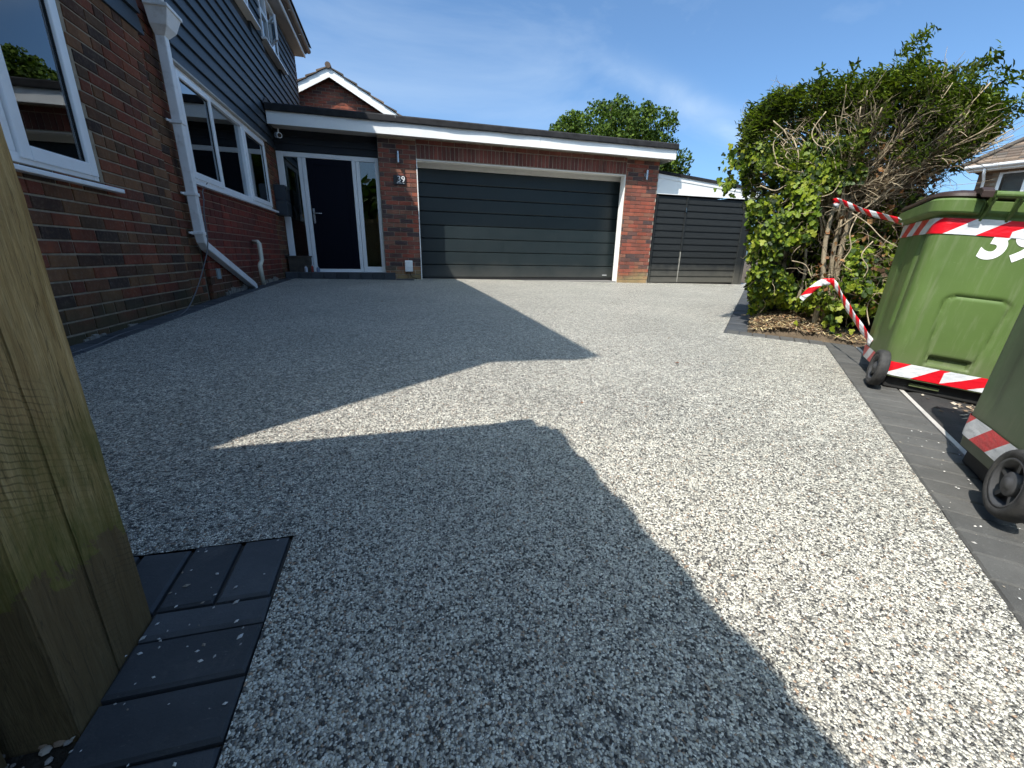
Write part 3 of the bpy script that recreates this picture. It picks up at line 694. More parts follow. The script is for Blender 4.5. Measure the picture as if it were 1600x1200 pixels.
# ------------------------------------------------------------------ the flat roofed garage with the entrance
gar = thing('garage', 'flat roofed brick garage with wide charcoal door and entrance bay, joined to the house', 'garage', (2, 8.9, 0))
PY = 8.26; OP = (.45, 4.57, -.1, 2.05)
gw = MB(); wall_slab(gw, 'Y', PY+.008, PY+.19, -.19, 5.31, -.35, 2.37, [OP]); gwo = gw.build('wall', MORT_G, gar)
bl = lay('Y', PY, -.19, .45, -.05, 2.345, [], .005)+lay('Y', PY, 4.57, 5.31, -.12, 2.345, [], .005)
solds = lay('Y', PY, .455, 4.565, 2.055, 2.275, soldier=True)
bl = [b for b in bl]
top = lay('Y', PY, .45, 4.57, 2.28, 2.345, [], 2.28)
place_bricks(gwo, bl, BR_GAR, 190); place_bricks(gwo, solds+top, BR_SOLD, 100)
rv = MB(); rv.box(OP[1]-.012, OP[1]-.001, PY+.012, PY+.192, g(4.5, 8.3), 2.047); rv.box(OP[0]+.001, OP[0]+.012, PY+.012, PY+.192, g(.5, 8.3), 2.047); rv.box(OP[0]+.013, OP[1]-.013, PY+.012, PY+.192, 2.036, 2.048)
rv.box(OP[0]-.004, OP[0]+.012, PY-.012, PY+.011, -.03, 2.05); rv.build('reveal_lining', WHITE_PAINT, gar, bevel=.003)
df = MB(); DY = 8.60; df.box(.36, 4.70, DY-.002, DY+.05, 1.975, 2.33); df.build('door_frame', WHITE_PAINT, gar)
MB().box(.30, .36, PY+.195, DY+.1, -.1, 2.34).build('door_track', BLACK, gar); MB().box(4.70, 4.76, PY+.195, DY+.1, -.1, 2.34).build('door_track', BLACK, gar)
# sectional door
gd = MB(); gd.box(.365, 4.695, DY+.055, DY+.08, -.02, 1.97); gd = gd.build('garage_door', BLACK, gar)
zs_ = [.015+.2445*i for i in range(9)]
for i in range(8):
    z0, z1 = zs_[i], min(zs_[i+1], 1.985)
    mb = MB(); z0b, z1b = z0+.006, z1-.002
    mb.prism([(.37, DY+.055, z0b), (.37, DY+.030, z0b), (.37, DY+.021, z0b+.010), (.37, DY+.020, z1b-.008), (.37, DY+.034, z1b), (.37, DY+.055, z1b)], (4.32, 0, 0))
    mb.build('door_panel', GDOOR, gd)
MB().box(.37, 4.69, DY+.018, DY+.05, -.03, .018).build('bottom_seal', BLACK, gd)
mb = MB(); mb.box(4.40, 4.50, DY+.0145, DY+.019, .068, .088); mb.build('badge', simple('pale_badge', (.6, .6, .6), .4), gd)
mb = MB()
for i, wd_ in enumerate((.012, .008, .012, .010, .012, .006, .010)): mb.box(4.407+i*.0128, 4.407+i*.0128+.003+wd_*.3, DY+.0125, DY+.0144, .073, .083)
mb.build('badge_lettering', simple('badge_grey', (.1, .11, .12), .5), gd)
MB().box(.464, 4.556, PY+.012, DY+.05, -.12, g(2.5, 8.4)+.0).build('door_sill', simple('grey_sill', (.20, .19, .18), .9, .2, 8, .4, 120), gar)
# fascia, felt edge, soffit, roof
FY = 8.05
MB().box(WX+.03, 2.655, FY, FY+.02, 2.345, 2.53).build('fascia_board', WHITE_PAINT, gar)
MB().box(2.660, 5.52, FY, FY+.02, 2.345, 2.53).build('fascia_board', WHITE_PAINT, gar)
MB().box(5.50, 5.52, FY+.021, 12.2, 2.345, 2.53).build('fascia_board', WHITE_PAINT, gar)
mb = MB(); mb.box(WX+.03, 5.499, FY+.021, PY+.2, 2.372, 2.384); mb.box(5.315, 5.499, PY+.2, 12.2, 2.372, 2.384); mb.build('soffit', SOFFIT, gar)
# wavy felt edging in lengths: drip leans out a little
def felt_run(x0, x1):
    n = max(2, int((x1-x0)/.12)); vs = []
    for i in range(n+1):
        x = x0+(x1-x0)*i/n; w_ = .006*noise.noise(Vector((x*1.3, 0, 0)))+.004*noise.noise(Vector((x*5, 3, 0)))
        vs += [(x, FY-.030+w_*1.2, 2.522+w_), (x, FY-.034+w_, 2.535), (x, FY-.028+w_, 2.610), (x, FY-.005, 2.632), (x, FY+.2, 2.60), (x, FY-.002, 2.522)]
    fs = []
    for i in range(n):
        for k in range(6): a = 6*i+k; b = 6*i+(k+1) % 6; fs.append((a, a+6, b+6, b))
    fs += [(0, 1, 2, 3, 4, 5), tuple(6*n+k for k in (5, 4, 3, 2, 1, 0))]
    return MB().add(vs, fs)
xx = WX+.03
for ln in (1.93, 1.05, .98, 1.02, 1.0, 1.37):
    felt_run(xx, min(xx+ln, 5.545)-.003).build('felt_edge', FELT, gar); xx += ln
    if xx > 5.5: break
MB().box(5.525, 5.55, FY, 12.2, 2.52, 2.62).build('felt_edge', FELT, gar)
MB().box(WX+.03, 5.52, FY+.05, 12.2, 2.54, 2.60).build('roof', FELT, gar)
mb = MB(); mb.box(5.06, 5.31, PY+.20, 12.1, -.3, 2.37); mb.box(-.19, 5.31, 12.12, 12.3, -.3, 2.37); mb.box(-.19, .06, PY+.20, 12.11, -.3, 2.37); mb.box(-1.8, -.2, 11.4, 11.6, -.3, 2.5); mb.build('side_wall', MORT_G, gar)
MB().box(-1.82, 5.05, 8.75, 12.1, -.3, -.03).build('floor', DARK, gar)
# entrance screen
EY = 8.42
for i in range(3): board(gar, WX+.01, -.192, 2.06+.105*i, .105, 'dark_cladding_board', EY+.01, BLACKCLAD, 'Y', .02, .006)
MB().box(WX, -.195, EY+.02, EY+.1, 2.05, 2.37).build('cladding_backing', BLACKCLAD, gar)
es = MB(); X0, X1 = WX+.012, -.2; z0, z1 = .12, 2.045
es.box(X0, X0+.10, EY, EY+.07, .12, z1); es.box(-1.50, -1.44, EY+.001, EY+.07, z0, 1.97); es.box(-1.436, -1.375, EY-.006, EY+.07, z0, 1.97); es.box(-.645, -.585, EY-.006, EY+.07, z0, 1.97); es.box(-.580, -.515, EY+.001, EY+.07, z0, 1.97); es.box(-.262, X1, EY, EY+.07, z0, z1)
es.box(X0+.10, -.262, EY+.002, EY+.07, 1.972, z1-.001); es.box(-1.375, -.645, EY-.02, EY+.07, z0-.02, .165); es.box(-.58, -.262, EY+.002, EY+.07, z0, .21); es.box(X0+.1, -1.50, EY+.002, EY+.07, z0, .20)
eso = es.build('entrance_frame', WHITE, gar, bevel=.006)
MB().box(-.515, -.262, EY+.03, EY+.035, .21, 1.972).build('pane', GLASS, eso); MB().box(X0+.1, -1.50, EY+.03, EY+.035, .2, 1.972).build('pane', GLASS, eso)
MB().box(-1.44, -.19, EY-.045, EY+.06, .095, .119).build('sill', WHITE, eso)
fd = MB(); fd.box(-1.374, -.646, EY+.012, EY+.058, .168, 1.97); fd = fd.build('front_door', FDOOR, gar)
mb = MB(); frame_Y(mb, EY+.006, EY+.0115, -1.36, -.66, .185, 1.955, .09); mb.build('door_moulding', FDOOR, fd, bevel=.003)
mb = MB(); mb.box(-1.350, -1.318, EY-.006, EY+.006, .94, 1.18); mb.tube([(-1.334, EY-.006, 1.10), (-1.334, EY-.055, 1.10)], .009, 10); mb.tube([(-1.334, EY-.05, 1.10), (-1.30, EY-.053, 1.10), (-1.20, EY-.05, 1.098)], .0085, 10); mb.tube([(-1.334, EY-.012, .99), (-1.334, EY-.004, .99)], .01, 12)
mb.build('door_handle', CHROME, fd, smooth=False)
# step, in charcoal slabs
st = MB(); st.box(-1.80, -.03, 7.98, EY-.01, -.1, .112); sto = st.build('doorstep', simple('dark_step', (.020, .023, .028), .7, .3, 9, .4, 120), None)
sto['kind'] = 'structure'
for i in range(9):
    x0 = -1.82+i*.2; paverbox = MB().box(x0+.003, x0+.197, 7.95, 8.07, -.03, .122); o = paverbox.build('step_block', PAVER, sto, bevel=.006)
MB().box(-.02, .30, 7.90, 8.22, -.04, g(0, 8)+.006).build('step_side_paver', PAVER, sto, bevel=.004)

# things on the front of the garage
def lamp(x, z, lab):
    t = thing('wall_lamp', lab, 'wall lamp', (x, PY-.004, z), group='steel wall lamps on the garage front')
    MB().box(x-.026, x+.026, PY-.016, PY-.003, z-.035, z+.035).build('back_plate', CHROME, t, bevel=.003)
    MB().tube([(x, PY-.01, z), (x, PY-.055, z)], .012, 10).build('arm', CHROME, t)
    MB().tube([(x, PY-.062, z-.085), (x, PY-.062, z-.02), (x, PY-.062, z+.085)], .024, 16).build('lamp_body', CHROME, t, smooth=False)
    MB().tube([(x, PY-.062, z+.086), (x, PY-.062, z+.090)], .019, 14).build('lens', simple('lamp_lens', (.5, .5, .48), .2), t); MB().tube([(x, PY-.062, z-.090), (x, PY-.062, z-.086)], .019, 14).build('lens', simple('lamp_lens', (.5, .5, .48), .2), t)
lamp(.135, 2.045, 'steel up and down wall lamp above the house number beside the front door')
lamp(5.0, 2.06, 'steel up and down wall lamp on the narrow brick pier by the dark gate')
def text(name, s, size, mat, parent, M, ext=.002, offset=0, shear=0, sx=1):
    c = bpy.data.curves.new('t', 'FONT'); c.body = s; c.size = size; c.extrude = ext; c.offset = offset; c.align_x = 'CENTER'; c.align_y = 'CENTER'; c.shear = shear; c.resolution_u = 8
    o = bpy.data.objects.new('t', c); COL.objects.link(o); dg = bpy.context.evaluated_depsgraph_get(); me = bpy.data.meshes.new_from_object(o.evaluated_get(dg))
    bpy.data.objects.remove(o); me.transform(Matrix.Diagonal((sx, 1, 1, 1))); me.transform(M); me.materials.clear(); me.materials.append(mat); me.name = name
    return link(name, me, parent)
pq = thing('house_number_sign', 'black plaque with a white 39 on the brick pier by the front door', 'sign', (.145, PY-.01, 1.69))
MB().box(.04, .25, PY-.022, PY-.004, 1.615, 1.765).build('plaque', simple('black_slate', (.012, .012, .014), .35), pq, bevel=.002)
WL = simple('white_lettering', (.8, .8, .8), .5, .02)
Mt = Matrix.Translation(Vector((.172, PY-.0235, 1.70))-org(pq)) @ Matrix.Rotation(PI/2, 4, 'X')
text('number', '39', .140, WL, pq, Mt, .0012, .0005)
mb = MB()
for a, b in ((.095, .12), (.124, .131), (.135, .166), (.171, .183), (.188, .222)): mb.box(a, b, PY-.0245, PY-.0223, 1.637, 1.645)
mb.build('small_lettering', WL, pq)
sb = thing('socket_box', 'white outdoor box low on the brick pier beside the garage door', 'socket box', (.225, PY-.02, .24))
MB().box(.155, .295, PY-.075, PY-.005, .135, .335).build('housing', WHITE, sb, bevel=.01)
MB().box(.165, .285, PY-.083, PY-.076, .215, .325).build('lid', WHITE, sb, bevel=.004)
MB().tube([(.24, PY-.04, .136), (.245, PY-.045, .08), (.28, PY-.05, .03), (.36, PY-.04, .008)], .006, 6).build('cable', BLACK, sb)
# camera under the fascia
cc = thing('security_camera', 'small white bullet camera under the left end of the garage fascia', 'security camera', (-1.66, 8.2, 2.2))
MB().tube([(-1.70, 8.25, 2.33), (-1.70, 8.23, 2.25)], .012, 8).build('bracket', WHITE, cc)
MB().tube([(-1.73, 8.24, 2.235), (-1.655, 8.08, 2.20)], .040, 16).build('camera_body', WHITE, cc, smooth=False); MB().tube([(-1.655, 8.08, 2.20), (-1.652, 8.072, 2.198)], .031, 16).build('camera_lens', simple('black_lens', (.01, .01, .01), .1), cc)
# post box standing off the wall by the door, planter box beneath
pb = thing('post_box', 'dark grey two tier post box fixed to the wall beside the entrance', 'post box', (-1.71, 8.12, 1.2))
PBM = simple('dark_grey_metal', (.028, .034, .042), .4, .1)
for z0_, z1_ in ((1.02, 1.2425), (1.2475, 1.475)):
    MB().box(WX+.004, WX+.17, 7.99, 8.30, z0_, z1_).build('box_tier', PBM, pb, bevel=.006)
for z0_ in (1.18, 1.41): MB().box(WX+.171, WX+.180, 8.02, 8.27, z0_, z0_+.035).build('flap', PBM, pb, bevel=.003)
MB().tube([(WX+.175, 8.28, 1.02), (WX+.21, 8.30, .97), (WX+.23, 8.31, 1.05), (WX+.2, 8.33, 1.2)], .006, 6).build('strap', BLACK, pb)
pl = thing('planter_box', 'small brown wooden box standing on the step in the corner by the door', 'box', (-1.62, 8.27, .113))
CRATE = simple('weathered_brown_wood', (.06, .048, .036), .8, .4, 12, .4, 60)
mb = MB(); frame_w = .012; x0_, x1_, y0_, y1_ = -1.79, -1.46, 8.16, 8.40
mb.box(x0_, x1_, y0_, y0_+.015, .1135, .36); mb.box(x0_, x1_, y1_-.015, y1_, .1135, .36); mb.box(x0_, x0_+.015, y0_+.016, y1_-.016, .1135, .36); mb.box(x1_-.015, x1_, y0_+.016, y1_-.016, .1135, .36); mb.box(x0_+.016, x1_-.016, y0_+.016, y1_-.016, .1135, .128); mb.build('box_sides', CRATE, pl, bevel=.003)
MB().box(x0_-.012, x1_+.012, y0_-.012, y1_+.012, .361, .385).build('lid', CRATE, pl, bevel=.004)
# bits on the step: small jars and a carton
def bottle(x, y, h, r, c, lab, cat, capc):
    t = thing(cat.replace(' ', '_'), lab, cat, (x, y, .123))
    MB().tube([(x, y, .1235), (x, y, .123+h*.7), (x, y, .123+h*.8), (x, y, .123+h*.9)], [r, r, r*.6, r*.5], 14).build('body', simple('jar_'+cat, c, .3), t, smooth=False)
    MB().tube([(x, y, .123+h*.9), (x, y, .123+h)], r*.58, 12).build('cap', simple('cap_'+cat, capc, .4), t)
bottle(-1.50, 8.02, .10, .026, (.55, .56, .6), 'small pale jar on the step nearest the corner', 'jar', (.3, .3, .32))
bottle(-1.40, 8.03, .12, .020, (.30, .05, .04), 'small red bottle standing on the step between jar and tub', 'bottle', (.6, .6, .6))
bottle(-1.31, 8.02, .085, .030, (.20, .26, .36), 'small blue grey tub on the step in front of the door', 'tub', (.55, .57, .6))

# ------------------------------------------------------------------ dark gate with the lean-to roof edge over it
gt_ = thing('gate', 'charcoal boarded double gate between the garage and the bush', 'gate', (6.5, 8.36, 0))
GY = 8.33
for i in range(13):
    z0 = -.055+i*.1365; z1 = z0+.130
    for (a, b) in ((5.40, 6.10), (6.145, 7.62)):
        mb = MB(); mb.prism([(a, GY+.022, z0), (a, GY-.004, z0), (a, GY-.004, z0+.02), (a, GY+.008, z1), (a, GY+.022, z1)], (b-a, 0, 0)); mb.build('gate_board', GATE, gt_)
mb = MB(); mb.box(5.395, 7.62, GY+.024, GY+.05, -.05, 1.71); mb.build('backing', BLACK, gt_)
for x, zb in ((5.325, -.1), (7.625, -.1)): MB().box(x, x+(.065 if x < 6 else .15), GY-.03, GY+.05, zb, 1.72).build('gate_post', GATE, gt_, bevel=.004)
MB().box(6.103, 6.142, GY-.018, GY+.02, .62, 1.715).build('meeting_stile', GATE, gt_, bevel=.003)
MB().box(6.108, 6.130, GY-.004, GY+.02, -.05, .61).build('meeting_stile', simple('bare_timber', (.26, .25, .22), .8), gt_)
MB().box(6.095, 6.118, GY-.032, GY-.019, 1.42, 1.50).build('latch', CHROME, gt_)
lt = thing('lean_to', 'white boarded lean-to roof end above the dark gate', 'lean-to', (6.5, 8.8, 1.7))
sl_ = lambda x: 2.13-(x-5.33)*.080
MB().prism([(5.325, GY-.03, 1.745), (7.95, GY-.03, 1.745), (7.95, GY-.03, sl_(7.95)-.085), (5.325, GY-.03, sl_(5.325)-.085)], (0, .02, 0)).build('lower_board', WHITE_PAINT, lt)
MB().prism([(5.325, GY-.038, sl_(5.325)-.083), (7.95, GY-.038, sl_(7.95)-.083), (7.95, GY-.038, sl_(7.95)), (5.325, GY-.038, sl_(5.325))], (0, .03, 0)).build('upper_board', WHITE_PAINT, lt)
MB().prism([(5.325, GY-.055, sl_(5.325)-.004), (7.96, GY-.055, sl_(7.96)-.004), (7.96, GY-.055, sl_(7.96)+.055), (5.325, GY-.055, sl_(5.325)+.055)], (0, .05, 0)).build('felt_edge', FELT, lt)
MB().prism([(5.56, GY-.005, sl_(5.56)-.01), (7.95, GY-.005, sl_(7.95)-.01), (7.95, GY-.005, sl_(7.95)+.03), (5.56, GY-.005, sl_(5.56)+.03)], (0, 3.5, 0)).build('roof', FELT, lt)
MB().box(5.325, 7.95, 11.6, 11.8, -.2, 2.0).build('rear_wall', MORT_G, lt); MB().box(7.72, 7.9, GY+.01, 11.5, -.2, 1.85).build('side_wall', GATE, lt)

# ------------------------------------------------------------------ brick gable house behind
gh = thing('gabled_house', 'red brick gable of the house behind with white bargeboards', 'house', (-1.4, 16, 0))
GYY = 14.0; apx, apz, sl2 = -1.43, 5.18, .545
ghw = MB().prism([(-5.2, GYY+.02, -.3), (3.2, GYY+.02, -.3), (3.2, GYY+.02, apz-.25-sl2*4.63), (apx, GYY+.02, apz-.25), (-5.2, GYY+.02, apz-.25-sl2*3.77)], (0, 5, 0)).build('wall', MORT_G, gh)
gbk = [b for b in lay('Y', GYY+.012, -3.4, 1.2, 3.3, 5.1, [], 3.3) if b[3] < apz-.10-sl2*(abs(b[2]-apx)+.02)]
place_bricks(ghw, gbk, BR_GAR, 110)
for sgn, xe in ((-1, -5.6), (1, 3.6)):
    ze = apz-sl2*abs(xe-apx)
    MB().prism([(apx, GYY-.2, apz-.03), (xe, GYY-.2, ze-.03), (xe, GYY-.2, ze-.25), (apx, GYY-.2, apz-.25)], (0, .03, 0)).build('bargeboard', WHITE_PAINT, gh)
    MB().prism([(apx, GYY-.17, apz-.03), (xe, GYY-.17, ze-.03), (xe, GYY-.17, ze-.05), (apx, GYY-.17, apz-.05)], (0, 5.5, 0)).build('roof', TILE, gh)
    nt_ = 15
    for i in range(nt_):
        f0, f1 = i/nt_, (i+1)/nt_; xa, xb = xe+(apx-xe)*f0, xe+(apx-xe)*f1; za, zb = ze+(apz-ze)*f0, ze+(apz-ze)*f1
        for jy in range(1 if True else 0):
            MB().prism([(xa-sgn*(-.03), GYY-.235, za-.02), (xb, GYY-.235, zb-.028), (xb, GYY-.235, zb-.008), (xa-sgn*(-.03), GYY-.235, za+.028)], (0, 5.5, 0)).build('tile_course', TILE, gh)
MB().tube([(apx, GYY-.25, apz+.01), (apx, GYY+5.3, apz+.01)], .075, 10).build('ridge', TILE, gh)

# ------------------------------------------------------------------ house far right
fh = thing('tiled_house', 'brick house with brown tiled roof and white windows beyond the bins at far right', 'house', (21, 9, 0))
a0 = Vector((19.05, 11.0)); ad = Vector((.30, -.95)).normalized(); an = Vector((ad.y, -ad.x))*-1    # facade runs along ad; an points away from the camera
if an.dot(Vector((1, .5))) < 0: an = -an
def fp(s, d, z): p = a0+ad*s+an*d; return (p.x, p.y, z)
def fbox(mb, s0, s1, d0, d1, z0, z1): mb.add([fp(s, d, z) for z in (z0, z1) for s, d in ((s0, d0), (s1, d0), (s1, d1), (s0, d1))], [(0,3,2,1),(4,5,6,7),(0,1,5,4),(1,2,6,5),(2,3,7,6),(3,0,4,7)])
BROWNB = brick_mat('brick_far', [(.20,.12,.07),(.16,.10,.065),(.24,.15,.09),(.13,.08,.06)])
mb = MB()
for (s0, s1, z0, z1) in ((.25, .72, -.5, 3.42), (2.2, 9, -.5, 3.42), (.72, 2.2, -.5, 1.9), (.72, 2.2, 3.38, 3.42)): fbox(mb, s0, s1, .0, .25, z0, z1)
fbox(mb, .25, 9, 6.0, 6.2, -.5, 3.42); fbox(mb, .25, .45, .26, 5.99, -.5, 3.42); fbox(mb, 8.8, 9, .26, 5.99, -.5, 3.42); fbox(mb, .46, 8.79, 2.2, 2.3, -.5, 3.4)
fhw = mb.build('wall', mortar_mat('mortar_far', (.25, .2, .15)), fh)
mb = MB()
for c in range(52):
    zb = -.4+c*.075; s = .25-(c % 2)*.1125
    while s < 9:
        s0, s1 = max(s, .25), min(s+.215, 9)
        if s1-s0 > .03 and not (s1 > .72 and s0 < 2.2 and 1.9 < zb+.06 < 3.4): fbox(mb, s0, s1, -.010, .001, zb, zb+.065)
        s += .225
mb.build('brickwork', BROWNB, fhw, kind='stuff')
mb = MB()
fbox(mb, .72, .80, .03, .09, 1.9, 3.38); fbox(mb, 2.12, 2.2, .03, .09, 1.9, 3.38); fbox(mb, .80, 2.12, .03, .09, 3.30, 3.38); fbox(mb, .80, 2.12, .03, .09, 1.9, 1.98); fbox(mb, 1.30, 1.38, .031, .088, 1.98, 3.30); fbox(mb, 1.38, 2.12, .02, .087, 2.92, 3.0); fbox(mb, .66, 2.26, -.08, .02, 1.84, 1.899)
fw_ = mb.build('window', WHITE, fh); mb = MB(); fbox(mb, .80, 1.30, .05, .055, 1.98, 3.30); mb.build('pane', GLASS, fw_); mb = MB(); fbox(mb, 1.38, 2.12, .05, .055, 1.98, 2.92); mb.build('pane', GLASS, fw_); mb = MB(); fbox(mb, 1.38, 2.12, .05, .055, 3.0, 3.30); mb.build('pane', GLASS, fw_)
mb = MB(); fbox(mb, .8, 2.12, .4, .42, 1.9, 3.35); mb.build('blind', simple('pale_blind', (.5, .52, .55), .8), fw_)
mb = MB(); fbox(mb, 0, 9.3, -.35, .0, 3.42, 3.44); fbox(mb, 0, 9.3, -.37, -.35, 3.42, 3.54); mb.build('fascia_board', WHITE_PAINT, fh)
mb = MB(); mb.tube([fp(-.05, -.42, 3.53), fp(9.3, -.42, 3.53)], .06, 10); mb.build('gutter', WHITE, fh, smooth=True)
mb = MB(); mb.tube([fp(.42, -.40, 3.50), fp(.42, -.30, 3.3), fp(.42, -.06, 3.12), fp(.42, -.06, 0)], .04, 8); mb.build('downpipe', WHITE, fh, smooth=True)
mb = MB(); rise, run = 2.3, 3.4; nc = 22
for i in range(nc):
    f0, f1 = i/nc, (i+1)/nc
    s = -.1+f0*2.9; k = int((9.4-s)/.3)
    for j in range(k):
        sa = s+j*.3+(i % 2)*.15; sb_ = sa+.292
        d0, d1 = -.44+run*f0, -.44+run*f1+.03; z0, z1 = 3.56+rise*f0, 3.56+rise*f1
        mb.add([fp(sa, d0, z0+.03), fp(sb_, d0, z0+.03), fp(sb_, d1, z1+.01), fp(sa, d1, z1+.01), fp(sa, d0, z0-.01), fp(sb_, d0, z0-.01)], [(0, 1, 2, 3), (4, 5, 1, 0)])
rfh = MB(); rfh.add([fp(-.1, -.44, 3.55), fp(9.4, -.44, 3.55), fp(9.4, run-.44, 3.55+rise), fp(2.8, run-.44, 3.55+rise), fp(-.1, 6.4, 3.55), fp(9.4, 6.4, 3.55)], [(0, 1, 2, 3), (0, 3, 4), (3, 2, 5, 4)])
rfh = rfh.build('roof', TILE, fh); mb.build('roof_tiles', TILE, rfh, kind='stuff')
mb = MB(); mb.tube([fp(-.12, -.46, 3.6), fp(2.8, run-.44, 3.62+rise)], .07, 8); mb.tube([fp(2.8, run-.44, 3.62+rise), fp(9.4, run-.44, 3.62+rise)], .08, 8); mb.build('ridge_tiles', TILE, rfh)

# ------------------------------------------------------------------ fence and posts at the near left
fn = thing('timber_fence', 'rough timber fence and gate posts with green algae at the near left', 'fence', (-.53, .3, -.2))
def post(x0, x1, y0, y1, z1, name='fence_post'):
    bm = bmesh.new(); bmesh.ops.create_cube(bm, size=1)
    bmesh.ops.scale(bm, vec=(x1-x0, y1-y0, z1+.4), verts=bm.verts); bmesh.ops.translate(bm, vec=((x0+x1)/2, (y0+y1)/2, (z1-.4)/2), verts=bm.verts)
    bmesh.ops.bevel(bm, geom=bm.edges[:], offset=.0025, segments=2, affect='EDGES')
    long = [e for e in bm.edges if abs(e.verts[0].co.z-e.verts[1].co.z) > 1]; bmesh.ops.subdivide_edges(bm, edges=long, cuts=90)
    for v in bm.verts:
        q = Vector((v.co.x*25, v.co.y*25, v.co.z*6)); d = .0016*noise.noise(q)+.0010*noise.noise(q*5)
        v.co.x += d; v.co.y += .0014*noise.noise(q+Vector((5, 5, 5)))
    me = bpy.data.meshes.new(name); bmesh.ops.translate(bm, vec=-org(fn), verts=bm.verts); bm.to_mesh(me); bm.free(); me.materials.append(WOOD); return link(name, me, fn)
post(-.567, -.466, .637, .738, 1.53); post(-.567, -.4645, .543, .634, 1.60)
MB().box(-.605, -.573, .44, .62, -.3, 1.5).build('fence_rail_and_filler', WOOD, fn)  # upright filler added to close the gap, so no sunlit soil shows
# boards running back towards the camera side, then the gate across to the house
y = .529; i = 0
while y > -3.4:
    post(-.560-(.012 if i % 2 else 0), -.532-(.012 if i % 2 else 0), y-.11, y, 1.775, 'fence_board'); y -= .113; i += 1
MB().box(-.60, -.575, -3.4, .46, .95, 1.04).build('fence_rail_and_filler', WOOD, fn); MB().box(-.60, -.575, -3.4, .46, -.05, .04).build('fence_rail_and_filler', WOOD, fn)
sg = thing('side_gate', 'closed timber gate of upright boards between the house and the near left post', 'gate', (-1.2, .68, -.2))
x = -.572; i = 0
while x > -1.78:
    mb = MB().box(x-.098, x, .665+(i % 2)*.004, .69, -.17, 1.605-.006*i+random.uniform(-.006, .006)); mb.build('gate_board', WOOD, sg); x -= .103; i += 1
for z_ in (.0, .7, 1.35): MB().box(-1.80, -.58, .692, .72, z_, z_+.08).build('gate_rail', WOOD, sg)
# soil strip and pebbles at the foot of the fence
mb = MB(); vs = []
for j in range(21):
    for i in range(9):
        x = -1.7+(i/8)*1.232; yv = -1.6+j/20*2.14; vs.append((x, yv, g(x, yv)-.012+.012*noise.noise(Vector((x*9, yv*9, 0)))))
mb.add(vs, [(j*9+i, j*9+i+1, (j+1)*9+i+1, (j+1)*9+i) for j in range(20) for i in range(8)]); structure(mb, 'soil_strip', simple('dark_soil', (.045, .038, .030), .95, .5, 30, 1., 120, .015, .2), smooth=True)
PEB = litter_mat('pebbles', [(.34,.31,.28),(.22,.2,.18),(.42,.36,.30),(.16,.12,.10),(.28,.20,.14)])
mb = MB(); 
for i in range(260):
    x = random.uniform(-.66, -.475); yv = random.uniform(.30, .56) if i % 3 else random.uniform(-.2, .56); r = random.uniform(.002, .007) if i > 6 else random.uniform(.007, .011)
    c = Vector((x, yv, g(x, yv)-.006+r*.3)); e1 = random.uniform(.6, 1.3); n_ = 7
    ring = lambda rr0, dz, ph: [(c.x+rr0*math.cos(ph+2*PI*k/n_)*e1*random.uniform(.85, 1.15), c.y+rr0*math.sin(ph+2*PI*k/n_)*random.uniform(.85, 1.15), c.z+dz) for k in range(n_)]
    ph = random.uniform(0, 6); V_ = ring(r, 0, ph)+ring(r*.8, r*.4, ph)+[(c.x, c.y, c.z+r*.6)]
    mb.add(V_, [(k, (k+1) % n_, n_+(k+1) % n_, n_+k) for k in range(n_)]+[(n_+k, n_+(k+1) % n_, 2*n_) for k in range(n_)])
tag(mb.build('pebbles', PEB, None, kind='stuff'), 'small loose stones in the soil at the foot of the near fence', 'pebbles')

# grey cable hanging down the house wall and along its foot
cp = [(WX+.03, 5.25, 1.10), (WX+.045, 5.05, 1.0), (-1.715, 4.84, .90), (-1.715, 4.78, .75), (-1.70, 4.70, .50), (-1.72, 4.52, .26), (-1.73, 4.30, .07), (-1.725, 4.05, -.045), (-1.72, 3.7, -.072), (-1.745, 3.2, -.083), (-1.71, 2.85, -.094), (-1.74, 2.3, -.108), (-1.75, 1.6, -.13)]
def smooth_path(P, n=6):
    P = [Vector(p) for p in P]; out = []
    for i in range(len(P)-1):
        p0, p1, p2, p3 = P[max(i-1, 0)], P[i], P[i+1], P[min(i+2, len(P)-1)]
        for k in range(n):
            t = k/n; out.append(.5*((2*p1)+(p2-p0)*t+(2*p0-5*p1+4*p2-p3)*t*t+(3*p1-p0-3*p2+p3)*t**3))
    out.append(P[-1]); return out
tag(MB().tube(smooth_path(cp), .005, 6).build('cable', simple('grey_cable', (.10, .105, .11), .5), None, smooth=True), 'thin grey cable drooping from the window past the downpipe to the ground', 'cable')
